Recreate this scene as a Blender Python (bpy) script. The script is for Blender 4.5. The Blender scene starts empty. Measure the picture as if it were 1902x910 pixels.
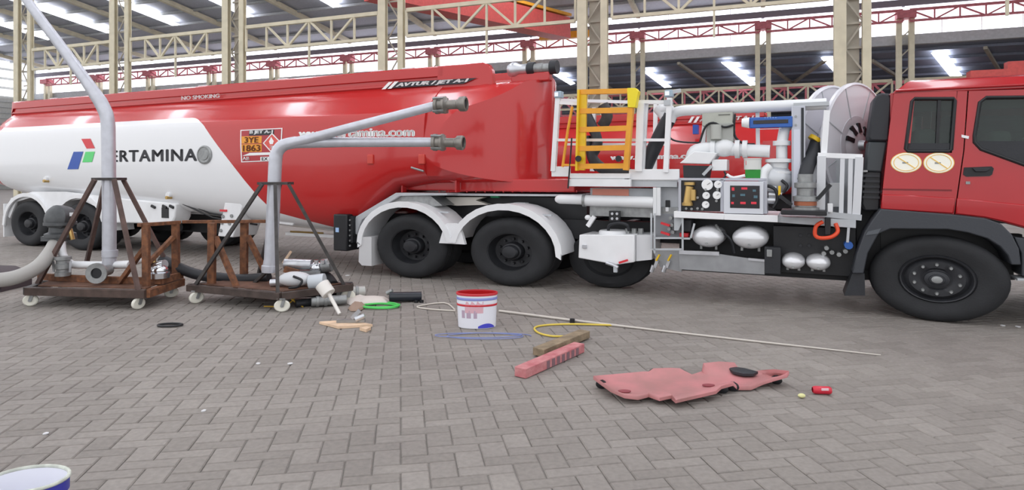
import bpy, bmesh, math, random
from mathutils import Vector, Matrix
random.seed(7)
SC = bpy.context.scene
COL = SC.collection
PI = math.pi
R = math.radians

# ------------------------------------------------------------------ camera
F, CX, HY, CH = 1170.0, 951.0, 322.0, 1.75        # focal length (px of a 1902 wide frame), centre, horizon, eye height
cam = bpy.data.cameras.new('camera'); camo = bpy.data.objects.new('camera', cam); COL.objects.link(camo)
cam.sensor_width = 36; cam.lens = 36*F/1902; cam.shift_y = -(455-HY)/1902
cam.clip_end = 400
camo.location = (0, 0, CH); camo.rotation_euler = (R(90), 0, 0)
SC.camera = camo
# ------------------------------------------------------------------ overcast daylight
w = bpy.data.worlds.new('overcast'); SC.world = w; w.use_nodes = True
bg = w.node_tree.nodes['Background']
bg.inputs[0].default_value = (0.96, 0.97, 1.0, 1); bg.inputs[1].default_value = 1.3
SC.view_settings.view_transform = 'Standard'; SC.view_settings.look = 'None'
SC.view_settings.gamma = 1; SC.view_settings.use_curve_mapping = False
SC.view_settings.exposure = 0.14

# ------------------------------------------------------------------ frames
def at(px, py, Y):
    return Vector(((px-CX)*Y/F, Y, CH-(py-HY)*Y/F))
def ground(px, py, z=0.0):
    Y = F*(CH-z)/(py-HY)
    return Vector(((px-CX)*Y/F, Y, z))
class Frame:
    def __init__(s, ox, oy, deg):
        s.o = Vector((ox, oy, 0)); s.deg = deg
        a = R(deg); s.a = Vector((math.cos(a), -math.sin(a), 0)); s.n = Vector((math.sin(a), math.cos(a), 0))
    def s(s, px, y=0.0):
        q = (px-CX)/F; b = s.o+s.n*y
        return (b.y*q-b.x)/(s.a.x-s.a.y*q)
    def __call__(s, px, py, y=0.0):
        x = s.s(px, y); Y = (s.o+s.a*x+s.n*y).y
        return Vector((x, y, CH-(py-HY)*Y/F))
    def world(s, x, y, z=0.0):
        return s.o+s.a*x+s.n*y+Vector((0, 0, z))
    def local(s, p):
        d = Vector(p)-s.o
        return Vector((d.dot(s.a), d.dot(s.n), p[2]))
T = Frame(4.998, 7.365, 25.1)        # the tanker's axis: x forward, y away from the camera
B = Frame(0, 0, 21.0)                # the hall's axis

# ------------------------------------------------------------------ materials
def lin(c):
    return c/12.92 if c <= .04045 else ((c+.055)/1.055)**2.4
def col(h):
    if not isinstance(h, str): return (*h, 1)
    return tuple(lin(int(h[i:i+2], 16)/255) for i in (0, 2, 4))+(1,)
MATS = {}
def mat(name, c, rough=.5, metal=0.0, var=.0, vscale=6.0, bump=0.0, bscale=40.0, coat=0.0, c2=None, spec=.5):
    if name in MATS: return MATS[name]
    m = bpy.data.materials.new(name); m.use_nodes = True; nt = m.node_tree; N = nt.nodes; L = nt.links
    b = N['Principled BSDF']; b.inputs['Roughness'].default_value = rough; b.inputs['Metallic'].default_value = metal
    b.inputs['Specular IOR Level'].default_value = spec
    b.inputs['Coat Weight'].default_value = coat; b.inputs['Coat Roughness'].default_value = .04
    C = col(c); b.inputs['Base Color'].default_value = C
    tc = N.new('ShaderNodeTexCoord')
    if var or c2:
        n = N.new('ShaderNodeTexNoise'); n.inputs['Scale'].default_value = vscale; n.inputs['Detail'].default_value = 5
        L.new(tc.outputs['Object'], n.inputs['Vector'])
        r = N.new('ShaderNodeValToRGB'); r.color_ramp.elements[0].position = .35; r.color_ramp.elements[1].position = .68
        lo = col(c2) if c2 else tuple(v*(1-var) for v in C[:3])+(1,)
        r.color_ramp.elements[0].color = lo
        r.color_ramp.elements[1].color = C if c2 else tuple(min(1, v*(1+var)) for v in C[:3])+(1,)
        L.new(n.outputs['Fac'], r.inputs['Fac']); L.new(r.outputs['Color'], b.inputs['Base Color'])
    if bump:
        n2 = N.new('ShaderNodeTexNoise'); n2.inputs['Scale'].default_value = bscale; n2.inputs['Detail'].default_value = 4
        L.new(tc.outputs['Object'], n2.inputs['Vector'])
        bp = N.new('ShaderNodeBump'); bp.inputs['Strength'].default_value = bump; bp.inputs['Distance'].default_value = .02
        L.new(n2.outputs['Fac'], bp.inputs['Height']); L.new(bp.outputs['Normal'], b.inputs['Normal'])
    MATS[name] = m
    return m
def emit(name, c, s):
    if name in MATS: return MATS[name]
    m = bpy.data.materials.new(name); m.use_nodes = True
    b = m.node_tree.nodes['Principled BSDF']; b.inputs['Base Color'].default_value = col(c)
    b.inputs['Emission Color'].default_value = col(c); b.inputs['Emission Strength'].default_value = s
    MATS[name] = m
    return m
def glass(name, c, alpha):
    m = bpy.data.materials.new(name); m.use_nodes = True; nt = m.node_tree
    tr = nt.nodes.new('ShaderNodeBsdfTransparent'); tr.inputs[0].default_value = col(c)
    mx = nt.nodes.new('ShaderNodeMixShader'); mx.inputs[0].default_value = alpha
    b = nt.nodes['Principled BSDF']; b.inputs['Base Color'].default_value = (.05, .06, .06, 1); b.inputs['Roughness'].default_value = .04; b.inputs['Specular IOR Level'].default_value = 1.0
    nt.links.new(tr.outputs[0], mx.inputs[1]); nt.links.new(b.outputs[0], mx.inputs[2])
    nt.links.new(mx.outputs[0], nt.nodes['Material Output'].inputs[0])
    MATS[name] = m
    return m
RED = mat('red_paint', 'BE2A2B', .24, coat=.3, var=.05, vscale=1.5)
CABRED = mat('cab_red_paint', 'B01820', .22, coat=.4, var=.05, vscale=2)
WHITE = mat('white_paint', 'EDEEF0', .35, coat=.2, var=.04, vscale=3)
WHITE2 = mat('white_decal', 'F4F4F4', .4)
GREYP = mat('grey_panel', 'B9BDC1', .4, var=.06)
STEEL = mat('brushed_steel', 'C9CBD0', .32, metal=.75, var=.1, vscale=8)
ALU = mat('silver_pipe_paint', 'C6C8D0', .33, metal=.35, var=.06, vscale=10)
GALV = mat('galvanised', '9A9C9C', .45, metal=.6, var=.15, vscale=12)
BLACK = mat('black_paint', '1B1C20', .45, var=.15)
BLACKP = mat('black_plastic', '26282D', .5, var=.1, bump=.1)
RUBBER = mat('tyre_rubber', '232427', .75, var=.15, vscale=5, bump=.15, bscale=60)
RIM = mat('dark_rim', '2A2B2F', .5, metal=.2, var=.2)
DARK = mat('chassis_black', '17181C', .55, var=.25)
RUST = mat('rusty_steel', '8A5A3C', .8, var=.3, vscale=14, c2='60402F', bump=.3)
DSTEEL = mat('dark_steel', '4A4746', .55, metal=.4, var=.25, vscale=10)
YEL = mat('yellow_paint', 'E8BE1E', .4, var=.08)
ORNG = mat('orange_yellow_paint', 'E9A22C', .45, var=.06)
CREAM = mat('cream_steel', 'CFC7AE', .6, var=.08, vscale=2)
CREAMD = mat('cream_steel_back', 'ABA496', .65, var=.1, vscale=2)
REDST = mat('red_steel', 'B8646C', .6, var=.15)
CRANE = mat('crane_red', 'D2544E', .5, var=.08)
CHROME = mat('polished_steel', 'DADCE0', .16, metal=.95)
BRASS = mat('brass', 'C9A86A', .3, metal=.8)
BLUE = mat('blue_plastic', '2E62B4', .4)
GREEN = mat('green_plastic', '1F8A2C', .45)
GRAYBOX = mat('putty_box', 'B6B8AE', .5, var=.05)
SCREEN = mat('dark_screen', '1E1A1E', .2)
RDIG = emit('red_digits', 'C83040', .3)
WOOD = mat('old_timber', '8E7D66', .85, var=.25, vscale=9, bump=.4)
PLY = mat('pale_wood', 'DCBFA2', .8, var=.12, vscale=9)
PINKW = mat('pink_red_timber', 'B5646A', .7, var=.2, vscale=10, c2='C98A8A', bump=.3)
GLASS = glass('tinted_glass', 'D0DCD6', .32)
DAY = emit('daylit_panel', 'F4F6FF', 2.2)
SKY = emit('skylight_sheet', 'F6F8FF', 9.0)

# ------------------------------------------------------------------ mesh builder
class MB:
    def __init__(s): s.v = []; s.f = []
    def add(s, vs, fs):
        n = len(s.v); s.v += [tuple(p) for p in vs]; s.f += [tuple(i+n for i in f) for f in fs]; return s
    def box(s, x0, x1, y0, y1, z0, z1):
        v = [(x, y, z) for z in (z0, z1) for y in (y0, y1) for x in (x0, x1)]
        return s.add(v, [(0, 2, 3, 1), (4, 5, 7, 6), (0, 1, 5, 4), (2, 6, 7, 3), (0, 4, 6, 2), (1, 3, 7, 5)])
    def bar(s, p, q, w, h=None, up=(0, 0, 1)):
        p = Vector(p); q = Vector(q); h = h or w; d = (q-p).normalized(); u = Vector(up)
        if abs(d.dot(u)) > .98: u = Vector((0, 1, 0))
        x = d.cross(u).normalized(); y = x.cross(d).normalized()
        v = [e+x*a*w/2+y*b*h/2 for e in (p, q) for a, b in ((-1, -1), (1, -1), (1, 1), (-1, 1))]
        return s.add(v, [(0, 3, 2, 1), (4, 5, 6, 7), (0, 1, 5, 4), (1, 2, 6, 5), (2, 3, 7, 6), (3, 0, 4, 7)])
    def tube(s, pts, r, n=10, closed=False, cap=True):
        P = [Vector(p) for p in pts]; m = len(P); rr = r if isinstance(r, (list, tuple)) else [r]*m
        tan = []
        for i in range(m):
            a = P[i-1] if (i > 0 or closed) else P[i]; b = P[(i+1) % m] if (i < m-1 or closed) else P[i]
            tan.append((b-a).normalized())
        u = Vector((0, 0, 1)) if abs(tan[0].z) < .9 else Vector((1, 0, 0))
        x = tan[0].cross(u).normalized(); vs = []; fs = []
        for i in range(m):
            x = (x-tan[i]*x.dot(tan[i])).normalized(); y = tan[i].cross(x)
            vs += [P[i]+(x*math.cos(2*PI*k/n)+y*math.sin(2*PI*k/n))*rr[i] for k in range(n)]
        for i in range(m if closed else m-1):
            j = (i+1) % m
            fs += [(i*n+k, i*n+(k+1) % n, j*n+(k+1) % n, j*n+k) for k in range(n)]
        if cap and not closed: fs += [tuple(range(n-1, -1, -1)), tuple(range((m-1)*n, m*n))]
        return s.add(vs, fs)
    def cyl(s, p, q, r, r2=None, n=16, cap=True):
        return s.tube([p, q], [r, r if r2 is None else r2], n, False, cap)
    def lathe(s, prof, p, q, n=24, sx=1, sz=1, cap=False):
        """profile of (radius, distance along p->q); sx stretches along the frame's x, sz along z"""
        p = Vector(p); d = (Vector(q)-p).normalized()
        u = Vector((0, 0, 1)) if abs(d.z) < .9 else Vector((0, 1, 0))
        x = u.cross(d).normalized(); y = d.cross(x)
        vs = [p+d*t+x*(r*sx*math.cos(2*PI*k/n))+y*(r*sz*math.sin(2*PI*k/n)) for r, t in prof for k in range(n)]
        m = len(prof)
        fs = [(i*n+k, i*n+(k+1) % n, (i+1)*n+(k+1) % n, (i+1)*n+k) for i in range(m-1) for k in range(n)]
        if cap: fs += [tuple(range(n-1, -1, -1)), tuple(range((m-1)*n, m*n))]
        return s.add(vs, fs)
    def prism(s, poly, y0, y1):
        """polygon of (x, z) pairs (or vectors) swept from y0 to y1"""
        pl = [(p[0], p[2] if len(p) == 3 else p[1]) for p in poly]; n = len(pl)
        v = [(x, y0, z) for x, z in pl]+[(x, y1, z) for x, z in pl]
        return s.add(v, [tuple(range(n)), tuple(range(2*n-1, n-1, -1))]+[(i, i+n, (i+1) % n+n, (i+1) % n) for i in range(n)])
    def zprism(s, poly, z0, z1):
        n = len(poly); v = [(x, y, z0) for x, y in poly]+[(x, y, z1) for x, y in poly]
        return s.add(v, [tuple(range(n-1, -1, -1)), tuple(range(n, 2*n))]+[(i, (i+1) % n, (i+1) % n+n, i+n) for i in range(n)])
    def ball(s, c, rx, ry=None, rz=None, n=16, m=9):
        ry = ry or rx; rz = rz or rx; vs = []; fs = []
        for i in range(m+1):
            a = PI*i/m-PI/2
            a = max(min(a, PI/2-.02), -PI/2+.02)
            vs += [(c[0]+rx*math.cos(a)*math.cos(2*PI*k/n), c[1]+ry*math.cos(a)*math.sin(2*PI*k/n), c[2]+rz*math.sin(a)) for k in range(n)]
        fs = [(i*n+k, i*n+(k+1) % n, (i+1)*n+(k+1) % n, (i+1)*n+k) for i in range(m) for k in range(n)]
        fs += [tuple(range(n-1, -1, -1)), tuple(range(m*n, m*n+n))]
        return s.add(vs, fs)
    def loft(s, rings, closed=True, cap=True):
        n = len(rings[0]); vs = [p for r in rings for p in r]; fs = []
        for i in range(len(rings)-1):
            for k in range(n if closed else n-1):
                fs.append((i*n+k, i*n+(k+1) % n, (i+1)*n+(k+1) % n, (i+1)*n+k))
        if cap and closed: fs += [tuple(range(n-1, -1, -1)), tuple(range((len(rings)-1)*n, len(rings)*n))]
        return s.add(vs, fs)
    def build(s, name, m, parent=None, bevel=0, smooth=True, ang=38, off=None, fix=True):
        off = off if off is not None else (parent_off(parent) if parent else Vector((0, 0, 0)))
        me = bpy.data.meshes.new(name)
        me.from_pydata([(p[0]-off[0], p[1]-off[1], p[2]-off[2]) for p in s.v], [], s.f)
        if fix:
            b = bmesh.new(); b.from_mesh(me); bmesh.ops.recalc_face_normals(b, faces=b.faces); b.to_mesh(me); b.free()
        ms = m if isinstance(m, (list, tuple)) else [m]
        for k in ms: me.materials.append(k)
        if smooth:
            me.polygons.foreach_set('use_smooth', [True]*len(me.polygons)); me.set_sharp_from_angle(angle=R(ang))
        o = bpy.data.objects.new(name, me); COL.objects.link(o)
        if parent: o.parent = parent
        if bevel:
            md = o.modifiers.new('bevel', 'BEVEL'); md.width = bevel; md.segments = 2; md.limit_method = 'ANGLE'; md.angle_limit = R(40)
        return o
OFF = {}
def parent_off(p):
    while p.parent: p = p.parent
    return OFF.get(p.name, Vector((0, 0, 0)))
def tag(o, label, cat, group=None, kind=None):
    if label: o['label'] = label
    if cat: o['category'] = cat
    if group: o['group'] = group
    if kind: o['kind'] = kind
    return o
def thing(name, label, cat, frame=None, off=(0, 0, 0), group=None):
    """an Empty at the thing's base; its parts are modelled in the frame's coordinates"""
    o = bpy.data.objects.new(name, None); COL.objects.link(o); o.empty_display_size = .2
    off = Vector(off)
    if frame:
        o.location = frame.world(off.x, off.y, off.z); o.rotation_euler = (0, 0, -R(frame.deg))
    else: o.location = off
    OFF[o.name] = off
    return tag(o, label, cat, group)
def struct(o): o['kind'] = 'structure'; return o
def dup(root, loc, rz, label=None, group=None):
    r = root.copy(); COL.objects.link(r); r.location = loc; r.rotation_euler = (0, 0, rz)
    OFF[r.name] = OFF.get(root.name, Vector((0, 0, 0)))
    if label: r['label'] = label
    if group: r['group'] = group
    for c in list(root.children):
        k = c.copy(); COL.objects.link(k); k.parent = r
        for g in list(c.children):
            d = g.copy(); COL.objects.link(d); d.parent = k
    return r
def text_verts(body, bold=0.0, shear=0.0, spacing=1.0):
    cu = bpy.data.curves.new('lettering', 'FONT'); cu.body = body; cu.shear = shear; cu.space_character = spacing
    cu.resolution_u = 3
    o = bpy.data.objects.new('lettering', cu); COL.objects.link(o)
    dg = bpy.context.evaluated_depsgraph_get(); me = bpy.data.meshes.new_from_object(o.evaluated_get(dg))
    v = [tuple(p.co) for p in me.vertices]; f = [tuple(p.vertices) for p in me.polygons]
    bpy.data.objects.remove(o); bpy.data.meshes.remove(me)
    x0 = min(p[0] for p in v); x1 = max(p[0] for p in v); y0 = min(p[1] for p in v); y1 = max(p[1] for p in v)
    b = bold*2.4/((x1-x0)/(y1-y0)); P = [((p[0]-x0)/(x1-x0), (p[1]-y0)/(y1-y0)) for p in v]; n = len(P); V = []; FF = []
    for i, (dx, dy) in enumerate(((0, 0), (b, 0), (-b, 0), (0, bold*1.2), (0, -bold*1.2)) if bold else ((0, 0),)):   # heavier strokes
        V += [(x+dx, y+dy) for x, y in P]; FF += [tuple(k+n*i for k in q) for q in f]
    return V, FF
def lettering(name, body, m, parent, fn, bold=0.0, shear=0.0, spacing=1.0):
    v, f = text_verts(body, bold, shear, spacing)
    b = MB(); b.add([fn(x, y) for x, y in v], f)
    return b.build(name, m, parent, smooth=False, fix=False)
def arc(cx, cz, rx, rz, a0, a1, n):
    return [(cx+rx*math.cos(R(a0+(a1-a0)*i/n)), cz+rz*math.sin(R(a0+(a1-a0)*i/n))) for i in range(n+1)]
def smooth_path(pts, k=6):
    P = [Vector(p) for p in pts]; out = []
    for i in range(len(P)-1):
        a = P[max(i-1, 0)]; b = P[i]; c = P[i+1]; d = P[min(i+2, len(P)-1)]
        for j in range(k):
            t = j/k
            out.append(.5*((2*b)+(c-a)*t+(2*a-5*b+4*c-d)*t*t+(3*b-a-3*c+d)*t**3))
    out.append(P[-1])
    return out

# ================================================================== floor of herringbone pavers
def paver_mat(name, island):
    m = bpy.data.materials.new(name); m.use_nodes = True; nt = m.node_tree; N = nt.nodes; L = nt.links
    b = N['Principled BSDF']; b.inputs['Roughness'].default_value = .8
    if island == 'island': rnd = N.new('ShaderNodeNewGeometry').outputs['Random Per Island']
    elif island == 'object': rnd = N.new('ShaderNodeObjectInfo').outputs['Random']
    else:
        vr = N.new('ShaderNodeTexVoronoi'); vr.inputs['Scale'].default_value = 5
        g0 = N.new('ShaderNodeNewGeometry'); L.new(g0.outputs['Position'], vr.inputs['Vector']); rnd = vr.outputs['Distance']
    r = N.new('ShaderNodeValToRGB'); r.color_ramp.elements[0].color = col('8C8680'); r.color_ramp.elements[1].color = col('99938D')
    L.new(rnd, r.inputs['Fac'])
    g = N.new('ShaderNodeNewGeometry')
    n = N.new('ShaderNodeTexNoise'); n.inputs['Scale'].default_value = .55; n.inputs['Detail'].default_value = 6; n.inputs['Roughness'].default_value = .65
    L.new(g.outputs['Position'], n.inputs['Vector'])
    r2 = N.new('ShaderNodeValToRGB'); r2.color_ramp.elements[0].position = .3; r2.color_ramp.elements[1].position = .65
    r2.color_ramp.elements[0].color = (.80, .79, .80, 1); r2.color_ramp.elements[1].color = (1, 1, 1, 1)
    L.new(n.outputs['Fac'], r2.inputs['Fac'])
    n3 = N.new('ShaderNodeTexNoise'); n3.inputs['Scale'].default_value = 28; n3.inputs['Detail'].default_value = 5
    L.new(g.outputs['Position'], n3.inputs['Vector'])
    r3 = N.new('ShaderNodeValToRGB'); r3.color_ramp.elements[0].position = .3; r3.color_ramp.elements[1].position = .7
    r3.color_ramp.elements[0].color = (.86, .86, .86, 1); r3.color_ramp.elements[1].color = (1.06, 1.05, 1.04, 1)
    L.new(n3.outputs['Fac'], r3.inputs['Fac'])
    m1 = N.new('ShaderNodeMixRGB'); m1.blend_type = 'MULTIPLY'; m1.inputs[0].default_value = 1
    m2 = N.new('ShaderNodeMixRGB'); m2.blend_type = 'MULTIPLY'; m2.inputs[0].default_value = 1
    L.new(r.outputs[0], m1.inputs[1]); L.new(r2.outputs[0], m1.inputs[2]); L.new(m1.outputs[0], m2.inputs[1]); L.new(r3.outputs[0], m2.inputs[2])
    L.new(m2.outputs[0], b.inputs['Base Color'])
    bp = N.new('ShaderNodeBump'); bp.inputs['Strength'].default_value = .25; bp.inputs['Distance'].default_value = .01
    L.new(n3.outputs['Fac'], bp.inputs['Height']); L.new(bp.outputs['Normal'], b.inputs['Normal'])
    return m
PAV_I = paver_mat('paver_concrete_field', 'island'); PAV_O = paver_mat('paver_concrete', 'object'); PAV_F = paver_mat('far_paving', 'far')
JOINT = mat('sand_joint', '7E7A75', .95, var=.15, vscale=3)
floor = struct(MB().box(-110, 110, -25, 150, -.3, -.012).build('floor', JOINT, smooth=False))
PA, PB, G = .166, .107, .0055
PR = R(10)
def paver_verts(lu, lv):
    a, b2 = lu/2-G/2, lv/2-G/2; c = .008
    v = [(sx*a, sy*b2, -.012) for sx, sy in ((-1, -1), (1, -1), (1, 1), (-1, 1))]
    v += [(sx*a, sy*b2, -.007) for sx, sy in ((-1, -1), (1, -1), (1, 1), (-1, 1))]
    v += [(sx*(a-c), sy*(b2-c*.7), 0) for sx, sy in ((-1, -1), (1, -1), (1, 1), (-1, 1))]
    f = [(8, 9, 10, 11)]+[(i, (i+1) % 4, (i+1) % 4+4, i+4) for i in range(4)]+[(i+4, (i+1) % 4+4, (i+1) % 4+8, i+8) for i in range(4)]
    return v, f
KIND = {'h': paver_verts(2*PA, PB), 'v': paver_verts(PA, 2*PB)}
PMESH = {}
for k, (v, f) in KIND.items():
    me = bpy.data.meshes.new('paver'); me.from_pydata(v, [], f); me.materials.append(PAV_O); PMESH[k] = me
cells = []
cu, su = math.cos(PR), math.sin(PR)
for i in range(-130, 131):
    for j in range(10, 190):
        k = (i-j) % 4
        if k == 0: c, kd = ((i+1)*PA, (j+.5)*PB), 'h'
        elif k == 3: c, kd = ((i+.5)*PA, (j+1)*PB), 'v'
        else: continue
        X = c[0]*cu-c[1]*su; Y = c[0]*su+c[1]*cu
        if Y < 2.6 or Y > 17.5 or abs(X) > .83*Y+.9: continue
        cells.append((X, Y, kd))
inview = sorted([c for c in cells if c[1] > 3.47 and abs(c[0]) < .81*c[1]], key=lambda c: c[1])
single = set(inview[:298])
fm = MB()
for c in cells:
    X, Y, kd = c; rz = PR+random.uniform(-.012, .012); dz = random.uniform(-.002, .0015); tx = random.uniform(-.006, .006); ty = random.uniform(-.006, .006)
    if c in single:
        o = bpy.data.objects.new('paver', PMESH[kd]); COL.objects.link(o); o.parent = floor
        o.location = (X, Y, dz-.0015); o.rotation_euler = (tx, ty, rz)
    else:
        v, f = KIND[kd]; ca, sa = math.cos(rz), math.sin(rz)
        fm.add([(X+x*ca-y*sa, Y+x*sa+y*ca, z+dz-.0015+ty*x+tx*y) for x, y, z in v], f)
pf = fm.build('paver_field', PAV_I, floor, smooth=False, fix=False); pf['kind'] = 'stuff'
ff = MB().box(-100, 100, 17.3, 145, -.012, -.003).build('far_paving', PAV_F, floor, smooth=False)

# ================================================================== the hall: two rows of columns, trusses, roofs, glazing
KN, KF = 79300.0, 158600.0
def near_row(px): Y = KN/(px+2100); return B.local(at(px, HY, Y)).x, 24.27
def far_row(px): Y = KF/(px+2100); return B.local(at(px, HY, Y)).x, 48.5
VN, VF = 24.27, 48.5
near_px = [38, 218, 430, 724, 1100, 1586]
near_u = [near_row(p)[0] for p in near_px]
near_lab = ['cream laced steel column at the far left, above the tank rear end',
            'cream laced steel column behind the upper bend of the tall standpipe',
            'cream laced steel column above the safety lettering on the tank top',
            'cream laced steel column above the centre of the red tank',
            'broad cream laced column directly behind the yellow ladder',
            'broad cream column behind the white hose reel']
H0 = 16.0
def column(web=False):
    t = thing('steel_column', near_lab[0], 'column', B, (near_u[0], VN, 0), 'laced columns of the near row')
    u, v = near_u[0], VN
    for du, wd, dv in ((-.42, .38, 0), (.42, .27, .2)):
        m = MB()
        m.box(u+du-wd/2, u+du+wd/2, v+dv-.04, v+dv, 0, H0); m.box(u+du-.03, u+du+.03, v+dv, v+dv+.16, 0, H0)
        m.box(u+du-wd/2, u+du+wd/2, v+dv+.16, v+dv+.2, 0, H0)
        m.build('flange_post', CREAM, t, smooth=False)
    z = 1.0; k = 0
    while z < H0-1:
        a, b2 = (-.25, .32) if k % 2 == 0 else (.32, -.25)
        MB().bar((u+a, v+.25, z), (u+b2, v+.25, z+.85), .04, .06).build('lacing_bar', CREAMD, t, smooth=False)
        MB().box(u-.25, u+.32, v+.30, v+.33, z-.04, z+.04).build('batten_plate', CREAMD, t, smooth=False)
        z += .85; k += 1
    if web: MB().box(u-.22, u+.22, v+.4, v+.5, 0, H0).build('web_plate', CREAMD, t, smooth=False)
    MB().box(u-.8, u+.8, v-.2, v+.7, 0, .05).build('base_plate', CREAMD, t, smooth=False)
    return t
c0 = column(); cweb = None
for i, (u, l) in enumerate(zip(near_u, near_lab)):
    if i == 0: continue
    if i in (2, 4, 5):
        if cweb is None:
            cweb = column(True); cweb.location = B.world(u, VN); cweb['label'] = l
        else: dup(cweb, B.world(u, VN), -R(21), l)
    else: dup(c0, B.world(u, VN), -R(21), l)

# trusses of the near row, one per bay
def truss(name, u0, u1, v, z0, z1, n, mt, label, cat, group, cw=.16, bw=.09, ends=True, hang=0):
    t = thing(name, label, cat, B, ((u0+u1)/2, v, z0), group)
    MB().bar((u0, v, z1), (u1, v, z1), cw*1.1, cw*1.3).build('top_chord', mt, t, smooth=False)
    MB().bar((u0, v, z0), (u1, v, z0), cw, cw).build('bottom_chord', mt, t, smooth=False)
    for i in range(n+1):
        x = u0+(u1-u0)*i/n
        MB().bar((x, v, z0), (x, v, z1), bw, bw).build('strut', mt, t, smooth=False)
        if hang and i == n//2: MB().bar((x, v, z0-hang), (x, v, z0), bw, bw).build('hanger_rod', mt, t, smooth=False)
        if i < n and (ends or 0 < i < n-1):
            x2 = u0+(u1-u0)*(i+1)/n
            p, q = ((x, z1), (x2, z0)) if (i % 2 == 0) == ends else ((x, z0), (x2, z1))
            MB().bar((p[0], v, p[1]), (q[0], v, q[1]), bw*1.1, bw*1.1).build('diagonal', mt, t, smooth=False)
    return t
bay_lab = ['cream truss between the two leftmost columns', 'cream truss over the white part of the tank, left of centre', 'cream truss over the middle of the tank',
           'cream truss crossing in front of the red crane girder', 'cream truss above the yellow ladder and the white pipes']
for i in range(5):
    truss('lattice_girder', near_u[i]+.74, near_u[i+1]-.74, VN+.2, 7.85, 9.0, 6, CREAM, bay_lab[i], 'truss', 'trusses of the near row', .13, .085, False, 1.05)
truss('lattice_girder', near_u[5]+.74, near_u[5]+8, VN+.2, 7.85, 9.0, 6, CREAM, 'cream truss running out of the picture right of the reel column', 'truss', 'trusses of the near row', .13, .085, False, 1.05)

# far row
far_px = [97, 190, 287, 400, 516, 653, 811, 986, 1187, 1417, 1678, 1980]
far_u = [far_row(p)[0] for p in far_px]
far_lab = ['slim far column at the left end of the glazing', 'slim far column showing beside the standpipe bend', 'slim far column under the left window band, above the white tank part',
           'slim far column left of the third near column', 'slim far column left of the tank top lettering', 'slim far column over the middle of the tank top',
           'slim far column above the black lettering strip', 'slim far column above the tank top valves', 'slim far column just right of the yellow ladder',
           'slim far column above the blue display', 'slim far column above the rear of the cab', 'slim far column beyond the cab roof']
fc0 = None
for u, l in zip(far_u, far_lab):
    if fc0 is None:
        fc0 = t = thing('slim_column', l, 'column', B, (u, VF-.4, 0), 'slim columns of the far row')
        for du in (-.36, .36):
            MB().box(u+du-.16, u+du+.16, VF-.6, VF-.3, 0, 12.3).build('post', CREAM, t, smooth=False)
        for k in range(9):
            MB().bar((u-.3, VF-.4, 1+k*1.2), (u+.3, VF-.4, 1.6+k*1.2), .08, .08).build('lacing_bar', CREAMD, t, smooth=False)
        MB().box(u-.55, u+.55, VF-1.0, VF-.2, 11.9, 12.4).build('corbel', REDST, t, smooth=False)
    else: dup(fc0, B.world(u, VF-.4), -R(21), l)
far_bay = ['left of the standpipe', 'behind the standpipe bend', 'left of the third column', 'just right of the third column', 'over the tank top lettering left end',
           'over the tank centre', 'over the black lettering strip', 'left of the yellow ladder', 'right of the yellow ladder', 'above the blue display', 'above the cab']
for i in range(len(far_u)-1):
    truss('crane_rail_truss', far_u[i]+.2, far_u[i+1]-.2, VF-.8, 11.7, 12.42, 6, REDST, 'red crane rail truss before the bright windows, '+far_bay[i], 'truss', 'red rail trusses of the far row', .13, .09)
UL, UR = -78.0, 60.0
WN = [0]
def wn(): WN[0] += 1; return WN[0]
for i, (z0, z1) in enumerate(((13.3, 13.95), (11.98, 12.9), (10.98, 11.95))):
    prev = UL
    for u in far_u+[UR]:
        o = struct(MB().box(prev+.1, u-.1, VF+.05, VF+.12, z0, z1).build('window_%d' % wn(), DAY, smooth=False))
        k = 4
        for j in range(1, k):
            x = prev+(u-prev)*j/k
            if i != 1: MB().box(x-.02, x+.02, VF+.02, VF+.05, z0, z1).build('mullion', WHITE, o, smooth=False)
        prev = u
GUT = mat('gutter_sheet', 'A9ABAD', .6, var=.08)
SLATE = mat('dark_roof_sheet', '7A8090', .6, var=.08)
ROOFM = mat('roof_sheet', 'A9ACB6', .6, var=.06)
WALLG = mat('grey_wall_sheet', '9B9D9C', .7, var=.08)
struct(MB().box(UL, UR, VF-.1, VF+.3, 10.3, 10.96).build('trim_1', GUT, smooth=False))
struct(MB().box(UL, UR, VF, VF+.25, 11.955, 11.975).build('trim_2', GUT, smooth=False))
struct(MB().box(UL, UR, VF-.05, VF+.25, 12.88, 13.32).build('trim_3', mat('grey_sill', '77747C', .7), smooth=False))
# wall below the gutter, left part
uw = far_row(880)[0]
o = struct(MB().box(UL, uw, VF+.02, VF+.25, 0, 10.3).build('wall_back', WALLG, smooth=False))
for k in range(14):
    MB().box(UL, uw, VF-.02, VF+.02, .4+k*.72, .46+k*.72).build('sheet_lap', GUT, o, smooth=False)
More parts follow.
